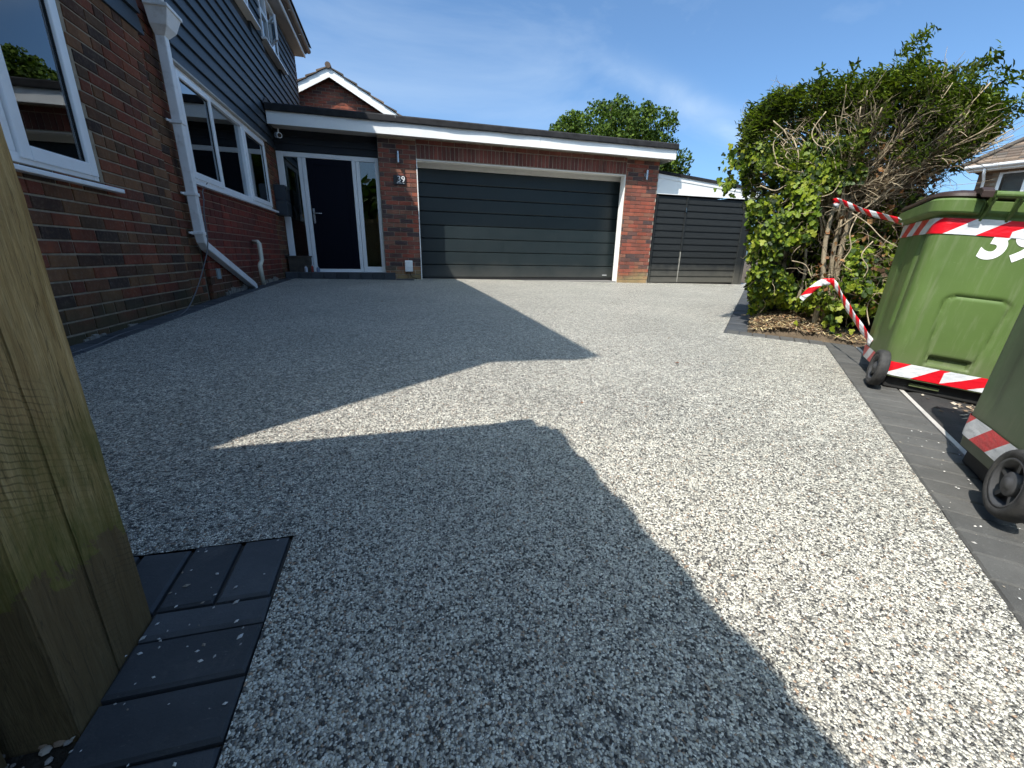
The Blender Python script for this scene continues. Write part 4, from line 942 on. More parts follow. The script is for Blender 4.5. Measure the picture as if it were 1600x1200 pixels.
#%%PART2
# ------------------------------------------------------------------ wheelie bins
def plastic(name, c, dust=.45):
    m = Mat(name); col = m.ramp(m.noise(2.5, 5, .6), [(.3, tuple(x*.9 for x in c)), (.7, tuple(x*1.1 for x in c))])
    tcs = m.n('ShaderNodeTexCoord').outputs['Object']
    st = m.noise(3.5, 8, .7, m.map((9, 9, .9), src=tcs))
    col = m.mix(m.ramp(st, [(.50, 0.), (.76, dust)]), col, (.22, .24, .15)); z_ = m.n('ShaderNodeSeparateXYZ'); m.l(tcs, z_.inputs[0]); col = m.mix(m.math('MULTIPLY', m.ramp(m.math('ADD', z_.outputs[2], m.math('MULTIPLY', m.noise(9, 6, .7, tcs), .25)), [(.20, .55), (.42, 0.)]), .8), col, (.13, .12, .085))
    scr = m.noise(30, 4, .6, m.map((1.2, 1.2, 14), (.3, .5, 0), tcs)); col = m.mix(m.ramp(scr, [(.70, 0.), (.735, .5)]), col, (.34, .38, .24))
    col = m.mix(m.ramp(m.noise(70, 6, .8, tcs), [(.68, 0.), (.76, .5)]), col, (.34, .36, .27))
    m.base(col); m.rough(m.ramp(m.noise(6, 5), [(.3, .44), (.7, .58)])); m.spec(.35)
    m.bump(m.noise(260, 4, .6), .18, .0012); return m.m
GREEN = plastic('lime_green_bin_plastic', (.085, .138, .036)); GREEN2 = plastic('dull_green_bin_plastic', (.060, .092, .045), .2)
BROWN = plastic('dark_brown_lid_plastic', (.035, .020, .016), .15)
def rubber_mat():
    m = Mat('worn_black_tyre'); tcs = m.n('ShaderNodeTexCoord').outputs['Object']
    col = m.ramp(m.noise(22, 7, .75, tcs), [(.35, (.014, .014, .015)), (.75, (.060, .058, .054))])
    m.base(m.mix(m.ramp(m.noise(90, 5, .8, tcs), [(.64, 0.), (.75, .5)]), col, (.20, .19, .17))); m.rough(.75); m.bump(m.noise(120, 5, .7, tcs), .5, .002); return m.m
TYRE = rubber_mat(); HUB = simple('dark_grey_wheel_plastic', (.05, .051, .054), .55, .3, 30, .3, 90)
def tape_mat():
    m = Mat('red_white_barrier_tape'); uv = m.n('ShaderNodeUVMap').outputs[0]
    sx = m.n('ShaderNodeSeparateXYZ'); m.l(uv, sx.inputs[0])
    f = m.math('FRACT', m.math('ADD', sx.outputs[0], m.math('MULTIPLY', sx.outputs[1], .42)))
    st = m.math('GREATER_THAN', f, .5)
    cr = m.noise(20, 6, .6, m.map((1, 1, 2.5)))
    m.base(m.mix(st, m.mix(m.ramp(cr, [(.4, 0.), (.7, 1.)]), (.66, .67, .69), (.50, .52, .55)), (.60, .008, .018)))
    m.rough(.3); m.spec(.5); m.bump(cr, .6, .006); return m.m
TAPE = tape_mat()
def rrect(hx, y0, y1, r, n):
    # points of a rounded rectangle by arclength, starting mid back, going towards -x; returns x, y, nx, ny, s
    segs = []; w = 2*hx-2*r; d = (y1-y0)-2*r; q = PI*r/2; per = 2*w+2*d+4*q
    out = []
    for i in range(n):
        s = per*i/n; t = s
        seq = [('l', (0, y0), (-1, 0), w/2, (0, -1)), ('a', (-hx+r, y0+r), 270, q), ('l', (-hx, y0+r), (0, 1), d, (-1, 0)), ('a', (-hx+r, y1-r), 180, q),
               ('l', (-hx+r, y1), (1, 0), w, (0, 1)), ('a', (hx-r, y1-r), 90, q), ('l', (hx, y1-r), (0, -1), d, (1, 0)), ('a', (hx-r, y0+r), 0, q), ('l', (hx-r, y0), (-1, 0), w/2, (0, -1))]
        for e in seq:
            if t <= e[3] if e[0] == 'l' and False else t <= (e[3] if e[0] == 'a' else e[3]):
                if e[0] == 'l': x = e[1][0]+e[2][0]*t; y = e[1][1]+e[2][1]*t; nx_, ny_ = e[4]
                else:
                    a = math.radians(e[2]-90*t/q); nx_, ny_ = math.cos(a), math.sin(a); x = e[1][0]+r*nx_; y = e[1][1]+r*ny_
                break
            t -= e[3]
        out.append((x, y, nx_, ny_, s))
    return out
def make_bin(name, label, loc, ang, mat, lid_mat, number, taper=True, tilt=(0, 0), bands=((.80, .872), (.085, .158))):
    root = bpy.data.objects.new(name, None); COL.objects.link(root); ORG[root.name] = Vector((0, 0, 0))
    root['label'] = label; root['category'] = 'wheelie bin'; root['group'] = 'green wheelie bins by the drive edge'
    root.rotation_mode = 'XYZ'; root.matrix_world = Matrix.Translation(loc) @ Matrix.Rotation(ang-PI/2, 4, 'Z') @ Matrix.Translation((-.275, 0, 0)) @ Matrix.Rotation(tilt[0], 4, 'X') @ Matrix.Rotation(tilt[1], 4, 'Y') @ Matrix.Translation((.275, 0, 0)) @ Matrix.Diagonal((1, 1, .965, 1))
    # local: x to the right seen from behind, y forwards (away from the handle), z up
    def dims(z):
        f = min(1, max(0, z/.92)); hx = .232+.032*f
        if z < .12: hx -= .012*(1-z/.12)
        y0 = .0; y1 = (.53+.115*f) if taper else (.455+.02*f)
        return hx, y0, y1
    def pt(e, off): return (e[0]+e[2]*off, e[1]+e[3]*off)
    NP, NZ = 220, 96
    def arch(x, z):                                     # signed distance to the arch panel on the back, < 0 inside
        hw = .088+.030*max(0, min(1, (z-.17)/.33)); r = .05
        dx = abs(x)-hw+r; dz = z-.52+r
        return math.hypot(max(dx, 0), max(dz, 0))+min(max(dx, dz), 0)-r
    vs = []; fs = []
    for j in range(NZ+1):
        z = .068+(.93-.068)*j/NZ; hx, y0, y1 = dims(z)
        for e in rrect(hx, y0, y1, .055, NP):
            off = 0
            if e[3] < -.98:
                d = arch(e[0], z)
                if z > .13: off -= .008*math.exp(-(d/.0065)**2); off -= .0035*(1 if d < 0 else 0)
                sx_ = abs(e[0])-.078; sz = abs(z-.187)-.022; q = max(sx_, sz)
                if q < .004: off -= .022*min(1, max(0, (.004-q)/.007))
                off += .004*math.exp(-((abs(e[0])-.180-.01*z)/.010)**2)*min(1, max(0, (z-.19)/.05))*min(1, max(0, (.68-z)/.05))
            if abs(e[2]) > .98:                         # upright channel on the sides
                c = (e[1]-(y0+.125))/.030; dep = .013*math.exp(-c**4)*min(1, max(0, (z-.30)/.06))*min(1, max(0, (.845-z)/.02)); off -= dep
                c2 = (e[1]-(y0+.36))/.05; off -= .006*math.exp(-c2**4)*min(1, max(0, (z-.2)/.06))*min(1, max(0, (.845-z)/.02))
            x, y = pt(e, off); vs.append((x, y, z))
    for j in range(NZ):
        for i in range(NP): a = j*NP+i; b = j*NP+(i+1) % NP; fs.append((a, a+NP, b+NP, b))
    fs.append(tuple(range(NP)))
    mb = MB().add(vs, fs); body = mb.build('body', mat, root, smooth=True)
    body.modifiers.new('edge', 'EDGE_SPLIT').split_angle = math.radians(40)
    mb = MB(); mb.box(-.195, .195, .035, .44, .0, .0675); mb.build('foot', BLACK, root, bevel=.006)
    mb = MB(); mb.box(-.10, .02, .022, .0345, .030, .046); mb.build('moulded_strip', mat, root, bevel=.002)
    # rim
    hx, y0, y1 = dims(.92); E = rrect(hx, y0, y1, .06, NP); vs = []; fs = []
    def lip(e):
        b = e[3] < -.9 and abs(e[0]) < .135
        return .010 if b else .036
    prof_ = lambda e: [(0, .885), (lip(e)-.004, .893), (lip(e), .900), (lip(e)+.002, .948), (lip(e)-.006, .957), (-.005, .962), (-.022, .960), (-.022, .90)]
    for e in E:
        zz = -.012*max(0, e[1]/.6)
        for o_, z in prof_(e): x, y = pt(e, o_); vs.append((x, y, z+zz))
    m_ = 8
    for i in range(NP):
        for k in range(m_-1): a = i*m_+k; b = ((i+1) % NP)*m_+k; fs.append((a, b, b+1, a+1))
    rim = MB().add(vs, [f[::-1] for f in fs]).build('rim', mat, root, smooth=True); rim.modifiers.new('edge', 'EDGE_SPLIT').split_angle = math.radians(18)
    # handle bar with brackets
    MB().tube([(-.128, -.070, .972), (.128, -.070, .972)], .0145, 14).build('handle', mat, root, smooth=False)
    for xb in (-.12, -.035, .035, .12):
        P = [(-.085, .978), (-.075, .952), (-.045, .915), (-.016, .88), (.0, .86), (.012, .86), (.012, .955), (-.01, .968), (-.05, .990)]
        MB().prism([(xb-.005, y, z) for y, z in P], (.010, 0, 0)).build('handle_bracket', mat, root, bevel=.002)
    # lid: shallow dome with a turned down edge
    vs = []; fs = []; lev = [(.034, .962), (.040, .968), (.036, .982), (.015, .992), (-.05, 1.006), (-.12, 1.014), (-.20, 1.018)]
    NL = 90; El = rrect(hx, y0+.02, y1, .07, NL)
    for o_, z in lev:
        for e in El: x, y = pt(e, max(o_, -.26)); vs.append((x, y+(.0 if o_ > 0 else .01), z-.012*max(0, e[1]/.6)+.004*noise.noise(Vector((x*8, y*8, 0)))))
    for k in range(len(lev)-1):
        for i in range(NL): a = k*NL+i; b = k*NL+(i+1) % NL; fs.append((a, a+NL, b+NL, b))
    fs.append(tuple((len(lev)-1)*NL+i for i in range(NL))[::-1]); fs.append(tuple(range(NL)))
    MB().add(vs, fs).build('lid', lid_mat, root, smooth=True).modifiers.new('edge', 'EDGE_SPLIT').split_angle = math.radians(45)
    for xb in (-.155, .155): MB().prism([(xb-.02, -.088, .955), (xb-.02, -.088, .985), (xb-.02, -.05, 1.002), (xb-.02, .04, 1.004), (xb-.02, .04, .98), (xb-.02, -.055, .975)], (.04, 0, 0)).build('lid_hinge', lid_mat, root, bevel=.003)
    # wheels and axle
    MB().tube([(-.25, .022, .1), (.25, .022, .1)], .008, 10).build('axle', BLACK, root)
    for sx_ in (-1, 1):
        x0 = sx_*.252
        prof_w = [(-.022, .073), (-.024, .085), (-.021, .094), (-.013, .099), (0, .1005), (.013, .099), (.021, .094), (.024, .085), (.022, .073), (.012, .070), (-.012, .070)]
        nr = 48; vs = []
        for k in range(nr):
            th = 2*PI*k/nr
            for a, r in prof_w: rr0 = r*(1-(.012 if (k % 2 and r > .098) else 0)); vs.append((x0+a, rr0*math.cos(th), .1+rr0*math.sin(th)))
        m_ = len(prof_w); fs = [(k*m_+i, k*m_+(i+1) % m_, ((k+1) % nr)*m_+(i+1) % m_, ((k+1) % nr)*m_+i) for k in range(nr) for i in range(m_)]
        wh = MB().add(vs, fs).build('wheel', TYRE, root, smooth=True)
        def lathe(prof, nr=36, nm='rim', mt=HUB):
            vs = []
            for k in range(nr):
                th = 2*PI*k/nr
                for a, r in prof: vs.append((x0+sx_*a, r*math.cos(th), .1+r*math.sin(th)))
            m2 = len(prof); fs = [(k*m2+i, k*m2+i+1, ((k+1) % nr)*m2+i+1, ((k+1) % nr)*m2+i) for k in range(nr) for i in range(m2-1)]
            return MB().add(vs, fs).build(nm, mt, wh, smooth=True)
        lathe([(.015, .073), (.022, .071), (.020, .064), (-.004, .062), (-.004, .040), (-.004, .0)])
        lathe([(-.004, .036), (.014, .034), (.017, .030), (.017, .018), (.022, .016), (.022, .0)], nm='hub')
        for k in range(5):
            sp = MB(); th = 2*PI*k/5+.3; c, s_ = math.cos(th), math.sin(th)
            q = lambda r, w, a: (x0+sx_*a, r*c-w*s_, .1+r*s_+w*c)
            sp.add([q(.03, -.006, -.003), q(.065, -.006, -.003), q(.065, .006, -.003), q(.03, .006, -.003), q(.03, -.006, .010), q(.065, -.006, .013), q(.065, .006, .013), q(.03, .006, .010)], [(0,3,2,1),(4,5,6,7),(0,1,5,4),(1,2,6,5),(2,3,7,6),(3,0,4,7)])
            sp.build('spoke', HUB, wh)
    # tape bands stuck round the body
    for z0_, z1_ in bands:
        vs = []; uvs = []; fs = []; n_ = 220; rows = 5
        for k in range(rows):
            z = z0_+(z1_-z0_)*k/(rows-1); hx, y0, y1 = dims(z); per = None
            ring_ = rrect(hx, y0, y1, .055, n_-1); ring_.append(ring_[0][:4]+(2*(hx+(y1-y0)/2)*2-.0944,))
            for i, e in enumerate(ring_):
                w_ = .0025+.0016*noise.noise(Vector((e[0]*14+z0_*9, e[1]*14, z*22)))+(.0035 if k == 0 else 0)*max(0, noise.noise(Vector((e[0]*6, e[1]*6, 4))))
                x, y = pt(e, max(.0022, w_+.001)); wob = .004*noise.noise(Vector((e[0]*5, e[1]*5, z0_*10)))
                vs.append((x, y, z+wob)); uvs.append((-e[4]/.225, -k/(rows-1)))
        for k in range(rows-1):
            for i in range(n_-1): a = k*n_+i; fs.append((a, a+n_, a+n_+1, a+1))
        o = MB().add(vs, fs).build('tape_band', TAPE, root, smooth=True); ul = o.data.uv_layers.new(name='UVMap')
        for lp in o.data.loops: ul.data[lp.index].uv = uvs[lp.vertex_index]
    if number:
        M = Matrix.Translation((.010, -.0012, .775)) @ Matrix.Rotation(math.radians(90), 4, 'X')
        text('number', '39', .222, simple('white_vinyl_number', (.82, .82, .82), .45, .02), root, M, .0008, .0078, .12, .86)
    return root
a1 = math.radians(44.5); r1 = Vector((math.sin(a1), -math.cos(a1)))
c1 = Vector((2.415, 1.565))+r1*.277; gz1 = g(2.42, 1.57)
bin1 = make_bin('wheelie_bin', 'bright green wheelie bin with a white 39, brown lid and two bands of striped tape', (c1.x, c1.y, gz1+.016), a1, GREEN, BROWN, True, tilt=(0, math.radians(5.5)), bands=((.80, .872), (.075, .148)))
a2 = math.radians(44.5); c2 = Vector((1.50, .597))+r1*.277
bin2 = make_bin('wheelie_bin', 'darker green wheelie bin cut by the right edge, nearer of the two bins', (c2.x, c2.y, g(1.5, .6)+.028), a2, GREEN2, GREEN2, False, taper=False, tilt=(math.radians(-1.0), math.radians(6.5)), bands=((.80, .872), (.105, .178)))

# ------------------------------------------------------------------ leaves, twigs
def leaf_tmpl(kind):
    if kind == 'ivy':
        V_ = [(0, 0, 0), (-.30, -.08, .02), (-.50, .22, -.05), (-.26, .42, .05), (-.30, .72, -.02), (0, 1.0, -.10), (.30, .72, -.02), (.26, .42, .05), (.50, .22, -.05), (.30, -.08, .02), (0, .38, .0)]
        F_ = [(10, 0, 1), (10, 1, 2), (10, 2, 3), (10, 3, 4), (10, 4, 5), (10, 5, 6), (10, 6, 7), (10, 7, 8), (10, 8, 9), (10, 9, 0)]
    elif kind == 'laurel':
        V_ = [(0, 0, 0), (-.17, .32, .05), (-.14, .70, .02), (0, 1.0, -.12), (.14, .70, .02), (.17, .32, .05), (0, .35, -.02), (0, .72, -.05)]
        F_ = [(0, 6, 1), (1, 6, 7), (1, 7, 2), (2, 7, 3), (0, 5, 6), (5, 4, 7), (5, 7, 6), (4, 3, 7)]
    else:
        V_ = [(0, 0, 0), (-.42, .45, .10), (0, 1.0, -.05), (.42, .45, .10)]; F_ = [(0, 2, 1), (0, 3, 2)]
    return np.array(V_, float), np.array(F_)
def basis(dirs, nrms):
    y = dirs/np.linalg.norm(dirs, axis=1)[:, None]; z = nrms-(nrms*y).sum(1)[:, None]*y; z /= np.linalg.norm(z, axis=1)[:, None]+1e-9
    x = np.cross(y, z); return x, y, z
def leaf_mesh(name, kind, P, D, N, size, mat, parent):
    V_, F_ = leaf_tmpl(kind); x, y, z = basis(D, N); n = len(P); k = len(V_)
    A = P[:, None, :]+size[:, None, None]*(V_[None, :, 0, None]*x[:, None, :]+V_[None, :, 1, None]*y[:, None, :]+V_[None, :, 2, None]*z[:, None, :])
    A = A.reshape(-1, 3)-np.array(org(parent)); F = (F_[None]+np.arange(n)[:, None, None]*k).reshape(-1, 3)
    me = bpy.data.meshes.new(name); me.vertices.add(len(A)); me.vertices.foreach_set('co', A.ravel())
    me.loops.add(F.size); me.loops.foreach_set('vertex_index', F.ravel().astype(np.int32)); me.polygons.add(len(F))
    me.polygons.foreach_set('loop_start', np.arange(0, F.size, 3, dtype=np.int32)); me.polygons.foreach_set('loop_total', np.full(len(F), 3, np.int32))
    me.update(); me.validate(); me.materials.append(mat); o = link(name, me, parent); o['kind'] = 'stuff'; return o
def leaf_mat(name, pal, trans=.35, rough=.42, tint=(.9, 1.2, .25)):
    m = Mat(name); col = m.ramp(m.rnd(), [(i/len(pal), c) for i, c in enumerate(pal)], 'CONSTANT')
    col = m.mix(1.0, col, m.ramp(m.noise(60, 3), [(.3, .8), (.7, 1.15)]), 'MULTIPLY'); m.base(col); m.rough(rough); m.spec(.3)
    tr = m.n('ShaderNodeBsdfTranslucent'); m.l(m.mix(1.0, col, tint, 'MULTIPLY'), tr.inputs[0]); ms = m.n('ShaderNodeMixShader'); ms.inputs[0].default_value = trans
    m.l(m.b.outputs[0], ms.inputs[1]); m.l(tr.outputs[0], ms.inputs[2]); m.l(ms.outputs[0], m.o.inputs[0]); return m.m
IVY = leaf_mat('ivy_leaf', [(.09,.145,.009),(.15,.21,.013),(.03,.055,.008),(.20,.25,.018),(.015,.032,.007),(.11,.165,.010),(.04,.075,.009),(.26,.29,.03)], .30, .5, (1.3, 1.5, .25))
LAUR = leaf_mat('laurel_leaf', [(.06,.095,.014),(.095,.14,.02),(.03,.045,.014),(.14,.18,.03),(.07,.085,.028),(.18,.22,.04)], .25, .34, (1.2, 1.4, .4))
DEAD = leaf_mat('dead_leaf', [(.26,.12,.045),(.18,.09,.04),(.34,.19,.08),(.10,.06,.035)], .25, .7, (1.1, .9, .5))
def bark_mat(name, a, b):
    m = Mat(name); m.base(m.ramp(m.noise(18, 7, .7, m.map((3, 3, .8))), [(.3, a), (.7, b)])); m.rough(.9); m.spec(.2); m.bump(m.noise(60, 5, .7), .5, .004); return m.m
TWIG = bark_mat('pale_twig_bark', (.24, .185, .12), (.52, .43, .30)); TRUNK = bark_mat('grey_tan_bark', (.17, .135, .09), (.36, .30, .21)); DTWIG = bark_mat('dark_twig_bark', (.05, .036, .026), (.13, .095, .065))
du = Vector((.7006, .7136, 0)); dv = Vector((.7136, -.7006, 0))
def SP(s, d, z): p = du*d+dv*s; return Vector((p.x, p.y, z))
bush = thing('ivy_covered_bush', 'tall half dead bush with ivy, bare pale twigs fanning right above the bins', 'bush', tuple(SP(.5, 4.8, -.15)))
rng = np.random.default_rng(5)
SIL = [(.22,.06),(.12,-.06),(.04,-.08),(.0,.05),(-.03,.25),(-.07,.55),(-.12,.85),(-.20,1.08),(-.26,1.30),(-.28,1.55),(-.22,1.72),(-.08,1.77),(.12,1.80),(.30,1.79),(.52,1.76),(.68,1.77),(.76,1.83),(.86,1.76),(.98,1.66),(1.10,1.70),(1.24,1.58),(1.38,1.49),(1.40,1.38),(1.26,1.24),(1.18,1.10),(1.10,1.00),(1.15,.80),(1.25,.45),(1.25,.05),(.82,.02),(.62,.02),(.42,.02)]
def inpoly(s, z, poly=SIL):
    c = np.zeros(len(s), bool); n = len(poly)
    for i in range(n):
        (x1, y1), (x2, y2) = poly[i], poly[(i+1) % n]
        m_ = ((y1 > z) != (y2 > z)); 
        with np.errstate(divide='ignore', invalid='ignore'): xi = (x2-x1)*(z-y1)/(y2-y1+1e-12)+x1
        c ^= m_ & (s < xi)
    return c
def edge_dist(s, z):
    best = np.full(len(s), 9.); n = len(SIL)
    for i in range(n):
        a = np.array(SIL[i]); b = np.array(SIL[(i+1) % n]); ab = b-a; t = np.clip(((s-a[0])*ab[0]+(z-a[1])*ab[1])/(ab@ab), 0, 1)
        best = np.minimum(best, np.hypot(s-a[0]-t*ab[0], z-a[1]-t*ab[1]))
    return best
def front(s, z):                                        # depth of the front surface of the bush
    return 4.18+.22*np.clip(.25-z, 0, .5)/.4+.12*np.sin(s*5+1)*np.cos(z*4)+.10*np.clip(s-.6, 0, 1)
def xyz(s, d, z): return s[:, None]*np.array(dv)[None]+d[:, None]*np.array(du)[None]+np.stack([0*z, 0*z, z], 1)
def sample(n, depth, bias=2.0, test=None):
    out = []
    while sum(len(o[0]) for o in out) < n:
        s = rng.uniform(-.34, 1.46, n); z = rng.uniform(-.18, 1.96, n); k = inpoly(s, z)
        if test is not None: k &= test(s, z)
        s, z = s[k], z[k]; e = edge_dist(s, z)
        q = rng.random(len(s))**bias; dd = np.clip(e*2.2, 0, .16)        # rounded towards the outline
        d = front(s, z)+.16-dd+q*depth; out.append((s, d, z))
    s, d, z = (np.concatenate([o[i] for o in out])[:n] for i in range(3)); return s, d, z
def clump(s, z, d, sc, th):                             # patchiness, so the crown has holes and thick places
    return np.array([noise.noise(Vector((a*sc, b*sc, c*sc))) for a, b, c in zip(s, z, d)]) > th
to_sun = -np.array(LIGHT); to_cam = np.array(-du)
# ivy
is_ivy = lambda s, z: (z < .62+.25*np.sin(s*4+.5)) | ((s < .62-.25*np.abs(z-1.05)) & (z < 1.36))
s, d, z = sample(15000, .55, 2.2, is_ivy); k = clump(s, z, d, 5.2, -.02) & ~((s > .36) & (s < .62) & (z > .30) & (z < .95) & (d < 4.55)); s, d, z = s[k], d[k], z[k]
P = xyz(s, d, z); n = len(P)
N_ = to_cam[None]*.9+to_sun[None]*.35+rng.normal(0, .55, (n, 3))+np.array([0, 0, .35]); D_ = np.array([0, 0, -1.])[None]+rng.normal(0, .55, (n, 3)); sz = rng.uniform(.022, .052, n)
big = np.argsort(d-sz*8)[:240]; mask = np.ones(n, bool); mask[big] = False
leaf_mesh('ivy', 'ivy', P[mask], D_[mask], N_[mask], sz[mask], IVY, bush)
def single_leaves(P, D_, N_, sz, mat, kind='ivy'):
    V_, F_ = leaf_tmpl(kind); me = bpy.data.meshes.new('leaf'); me.from_pydata(V_.tolist(), [], F_.tolist()); me.materials.append(mat); x, y, zz = basis(D_, N_)
    for i in range(len(P)):
        o = bpy.data.objects.new('leaf', me); COL.objects.link(o); o.parent = bush
        M = Matrix((x[i]*sz[i], y[i]*sz[i], zz[i]*sz[i])).transposed().to_4x4(); M.translation = Vector(P[i])-org(bush); o.matrix_local = M
single_leaves(P[big], D_[big], N_[big], sz[big]*1.25, IVY)
# overhanging ivy sprigs at the left, seen against the sky
sp_ = []
for (a, b, r, m_) in ((-.30, 1.27, .07, 26), (-.25, 1.20, .08, 30), (-.33, 1.06, .05, 14), (-.27, 1.05, .06, 20), (.62, .0, .13, 55)):
    for i in range(m_): sp_.append((a+rng.normal(0, r*.6), 4.22+rng.normal(0, .05), b+rng.normal(0, r*.7)))
sp_ = np.array(sp_); P2 = xyz(sp_[:, 0], sp_[:, 1], sp_[:, 2]); n = len(P2)
leaf_mesh('ivy', 'ivy', P2, np.array([0, 0, -1.])+rng.normal(0, .5, (n, 3)), to_cam+rng.normal(0, .6, (n, 3)), rng.uniform(.03, .055, n), IVY, bush)
# laurel-like leaves: whorls near the outline on top and right, sparser inside
def whorls(s, d, z, per, size, name='foliage', mat=LAUR, up=None):
    P = []; D_ = []; N_ = []; S_ = []
    base = xyz(s, d, z)
    for i in range(len(base)):
        ax = Vector((dv*(.55+.5*(s[i]-.3))+Vector((0, 0, .95))+du*rng.normal(0, .3))).normalized(); ax = Vector(ax+Vector(rng.normal(0, .28, 3))).normalized()
        a = ax.orthogonal().normalized(); b = ax.cross(a); ph = rng.uniform(0, 6.3)
        for k in range(per):
            th = ph+k*2.4; o_ = a*math.cos(th)+b*math.sin(th); D_.append(o_*.8+ax*(.25+.15*k/per)+Vector((0, 0, -.15))); N_.append(ax-o_*.25); P.append(Vector(base[i])-ax*.012*k); S_.append(size*rng.uniform(.65, 1.15))
    return leaf_mesh(name, 'laurel', np.array(P), np.array(D_), np.array(N_), np.array(S_), mat, bush)
top = lambda s, z: (z > 1.0+.12*np.sin(s*7)) & ((edge_dist(s, z) < .36) | (rng.random(len(s)) < .35))
s, d, z = sample(4300, 1.0, .9, top); d += .10*(z < 1.5); k = clump(s, z, d, 5.2, -.06) & ((z > 1.42) | (rng.random(len(s)) < .55)); whorls(s[k], d[k], z[k], 6, .046)
s, d, z = sample(2300, .9, 1.3, lambda s, z: (z > 1.3) & (edge_dist(s, z) < .15)); k = clump(s, z, d, 6, -.2); whorls(s[k], d[k], z[k], 7, .050)
s, d, z = sample(1900, 1.1, 1.0, lambda s, z: (z > .75) & (s > .5)); whorls(s, d+.06, z, 5, .036)
tips = [(.74, 1.93), (.78, 1.97), (.70, 1.88), (.80, 1.88), (.76, 1.84), (1.08, 1.74), (1.12, 1.77), (1.16, 1.74), (1.24, 1.68), (1.30, 1.62), (.30, 1.80), (.42, 1.80), (.10, 1.76), (-.05, 1.72), (1.40, 1.52), (1.44, 1.46), (.56, 1.80), (.22, 1.77), (-.02, 1.68)]
tp = np.array([(a+rng.normal(0, .018), 4.45+rng.normal(0, .10), b+.005+rng.normal(0, .02)) for a, b in tips for _ in range(7)]); whorls(tp[:, 0], tp[:, 1], tp[:, 2], 7, .050)
sr_ = lambda s, z: (s > .85) & (z > 1.12)
s, d, z = sample(1000, .5, 1.0, sr_); k = clump(s, z, d, 7, -.12); whorls(s[k], d[k]-.12, z[k], 6, .040)
s, d, z = sample(1200, .3, 1.0, lambda s, z: (z > 1.12) & (s > -.1)); k = clump(s, z, d, 6, .05); whorls(s[k], d[k]-.10, z[k], 6, .042)
# dead leaves caught in the twigs
s, d, z = sample(900, .7, 1.2, lambda s, z: (s > .45) & (z < 1.35)); P = xyz(s, d, z); n = len(P); leaf_mesh('dead_leaves', 'dead', P, rng.normal(0, 1, (n, 3)), rng.normal(0, 1, (n, 3))+to_cam, rng.uniform(.02, .055, n), DEAD, bush)
# deep inside: brown tangle that stops the light
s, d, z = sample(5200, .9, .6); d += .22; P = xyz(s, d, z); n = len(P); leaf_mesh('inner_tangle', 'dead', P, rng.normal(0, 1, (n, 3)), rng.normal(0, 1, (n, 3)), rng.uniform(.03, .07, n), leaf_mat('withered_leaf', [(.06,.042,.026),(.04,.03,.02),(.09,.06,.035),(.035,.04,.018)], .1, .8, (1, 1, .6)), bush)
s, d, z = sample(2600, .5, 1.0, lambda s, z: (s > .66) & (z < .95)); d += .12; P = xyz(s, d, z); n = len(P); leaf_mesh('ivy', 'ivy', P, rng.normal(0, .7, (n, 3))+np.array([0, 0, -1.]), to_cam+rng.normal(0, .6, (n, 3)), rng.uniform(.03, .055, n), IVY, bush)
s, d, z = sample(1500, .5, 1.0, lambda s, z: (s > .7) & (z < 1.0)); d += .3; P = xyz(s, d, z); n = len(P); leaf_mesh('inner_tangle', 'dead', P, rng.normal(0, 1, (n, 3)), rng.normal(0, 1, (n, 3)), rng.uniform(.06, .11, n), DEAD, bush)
# trunks
for (s0, d0, s1, d1, z1, r) in ((.535, 4.30, .465, 4.32, .88, .020), (.60, 4.42, .53, 4.36, 1.05, .019), (.64, 4.40, .58, 4.40, 1.10, .022), (.40, 4.45, .37, 4.40, .55, .014), (.66, 4.6, .62, 4.6, 1.2, .02), (.30, 4.6, .20, 4.6, 1.0, .016)):
    path = [SP(s0+(s1-s0)*t+.012*math.sin(t*9+s0*20), d0+(d1-d0)*t, -.2+(z1+.2)*t) for t in np.linspace(0, 1, 9)]
    MB().tube(path, [r*(1.15-.45*t) for t in np.linspace(0, 1, 9)], 9).build('trunk', TRUNK, bush, smooth=True)
# branches: each a long curved limb fanning out, with twigs; the biggest are parts of their own
def limb(s0, d0, z0, s1, d1, z1, r, sag=.08, wob=.02, n=10):
    P = []; ph = random.uniform(0, 6)
    for i in range(n+1):
        t = i/n; w = wob*math.sin(t*7+ph)*t; P.append(SP(s0+(s1-s0)*t+w*.4, d0+(d1-d0)*t+w, z0+(z1-z0)*t-sag*math.sin(PI*t)+w*.7))
    return P
BRN = []
for i in range(64):
    a = i/63; s1 = -.1+1.42*a+random.uniform(-.05, .05); zt = np.interp(s1, [-.2, .1, .5, .8, 1.1, 1.38], [1.5, 1.66, 1.68, 1.73, 1.6, 1.44])
    z1 = zt*random.uniform(.82, .98) if s1 > .3 else zt*random.uniform(.75, .95)
    d0 = random.uniform(4.3, 4.7); z0 = random.uniform(.62, 1.05); s0 = random.uniform(.42, .62)
    if i % 3 == 0 and s1 > .6: z1 = random.uniform(.95, 1.25) if s1 < 1.0 else random.uniform(1.2, 1.35)
    P = limb(s0, d0, z0, s1, random.uniform(4.02, 4.5), z1, 0, random.uniform(-.02, .12) if s1 > .5 else -.03)
    r = random.uniform(.005, .011); MB().tube(P, [r*(1-.65*t) for t in np.linspace(0, 1, len(P))], 6).build('branch', TWIG, bush, smooth=True); BRN.append((P, r))
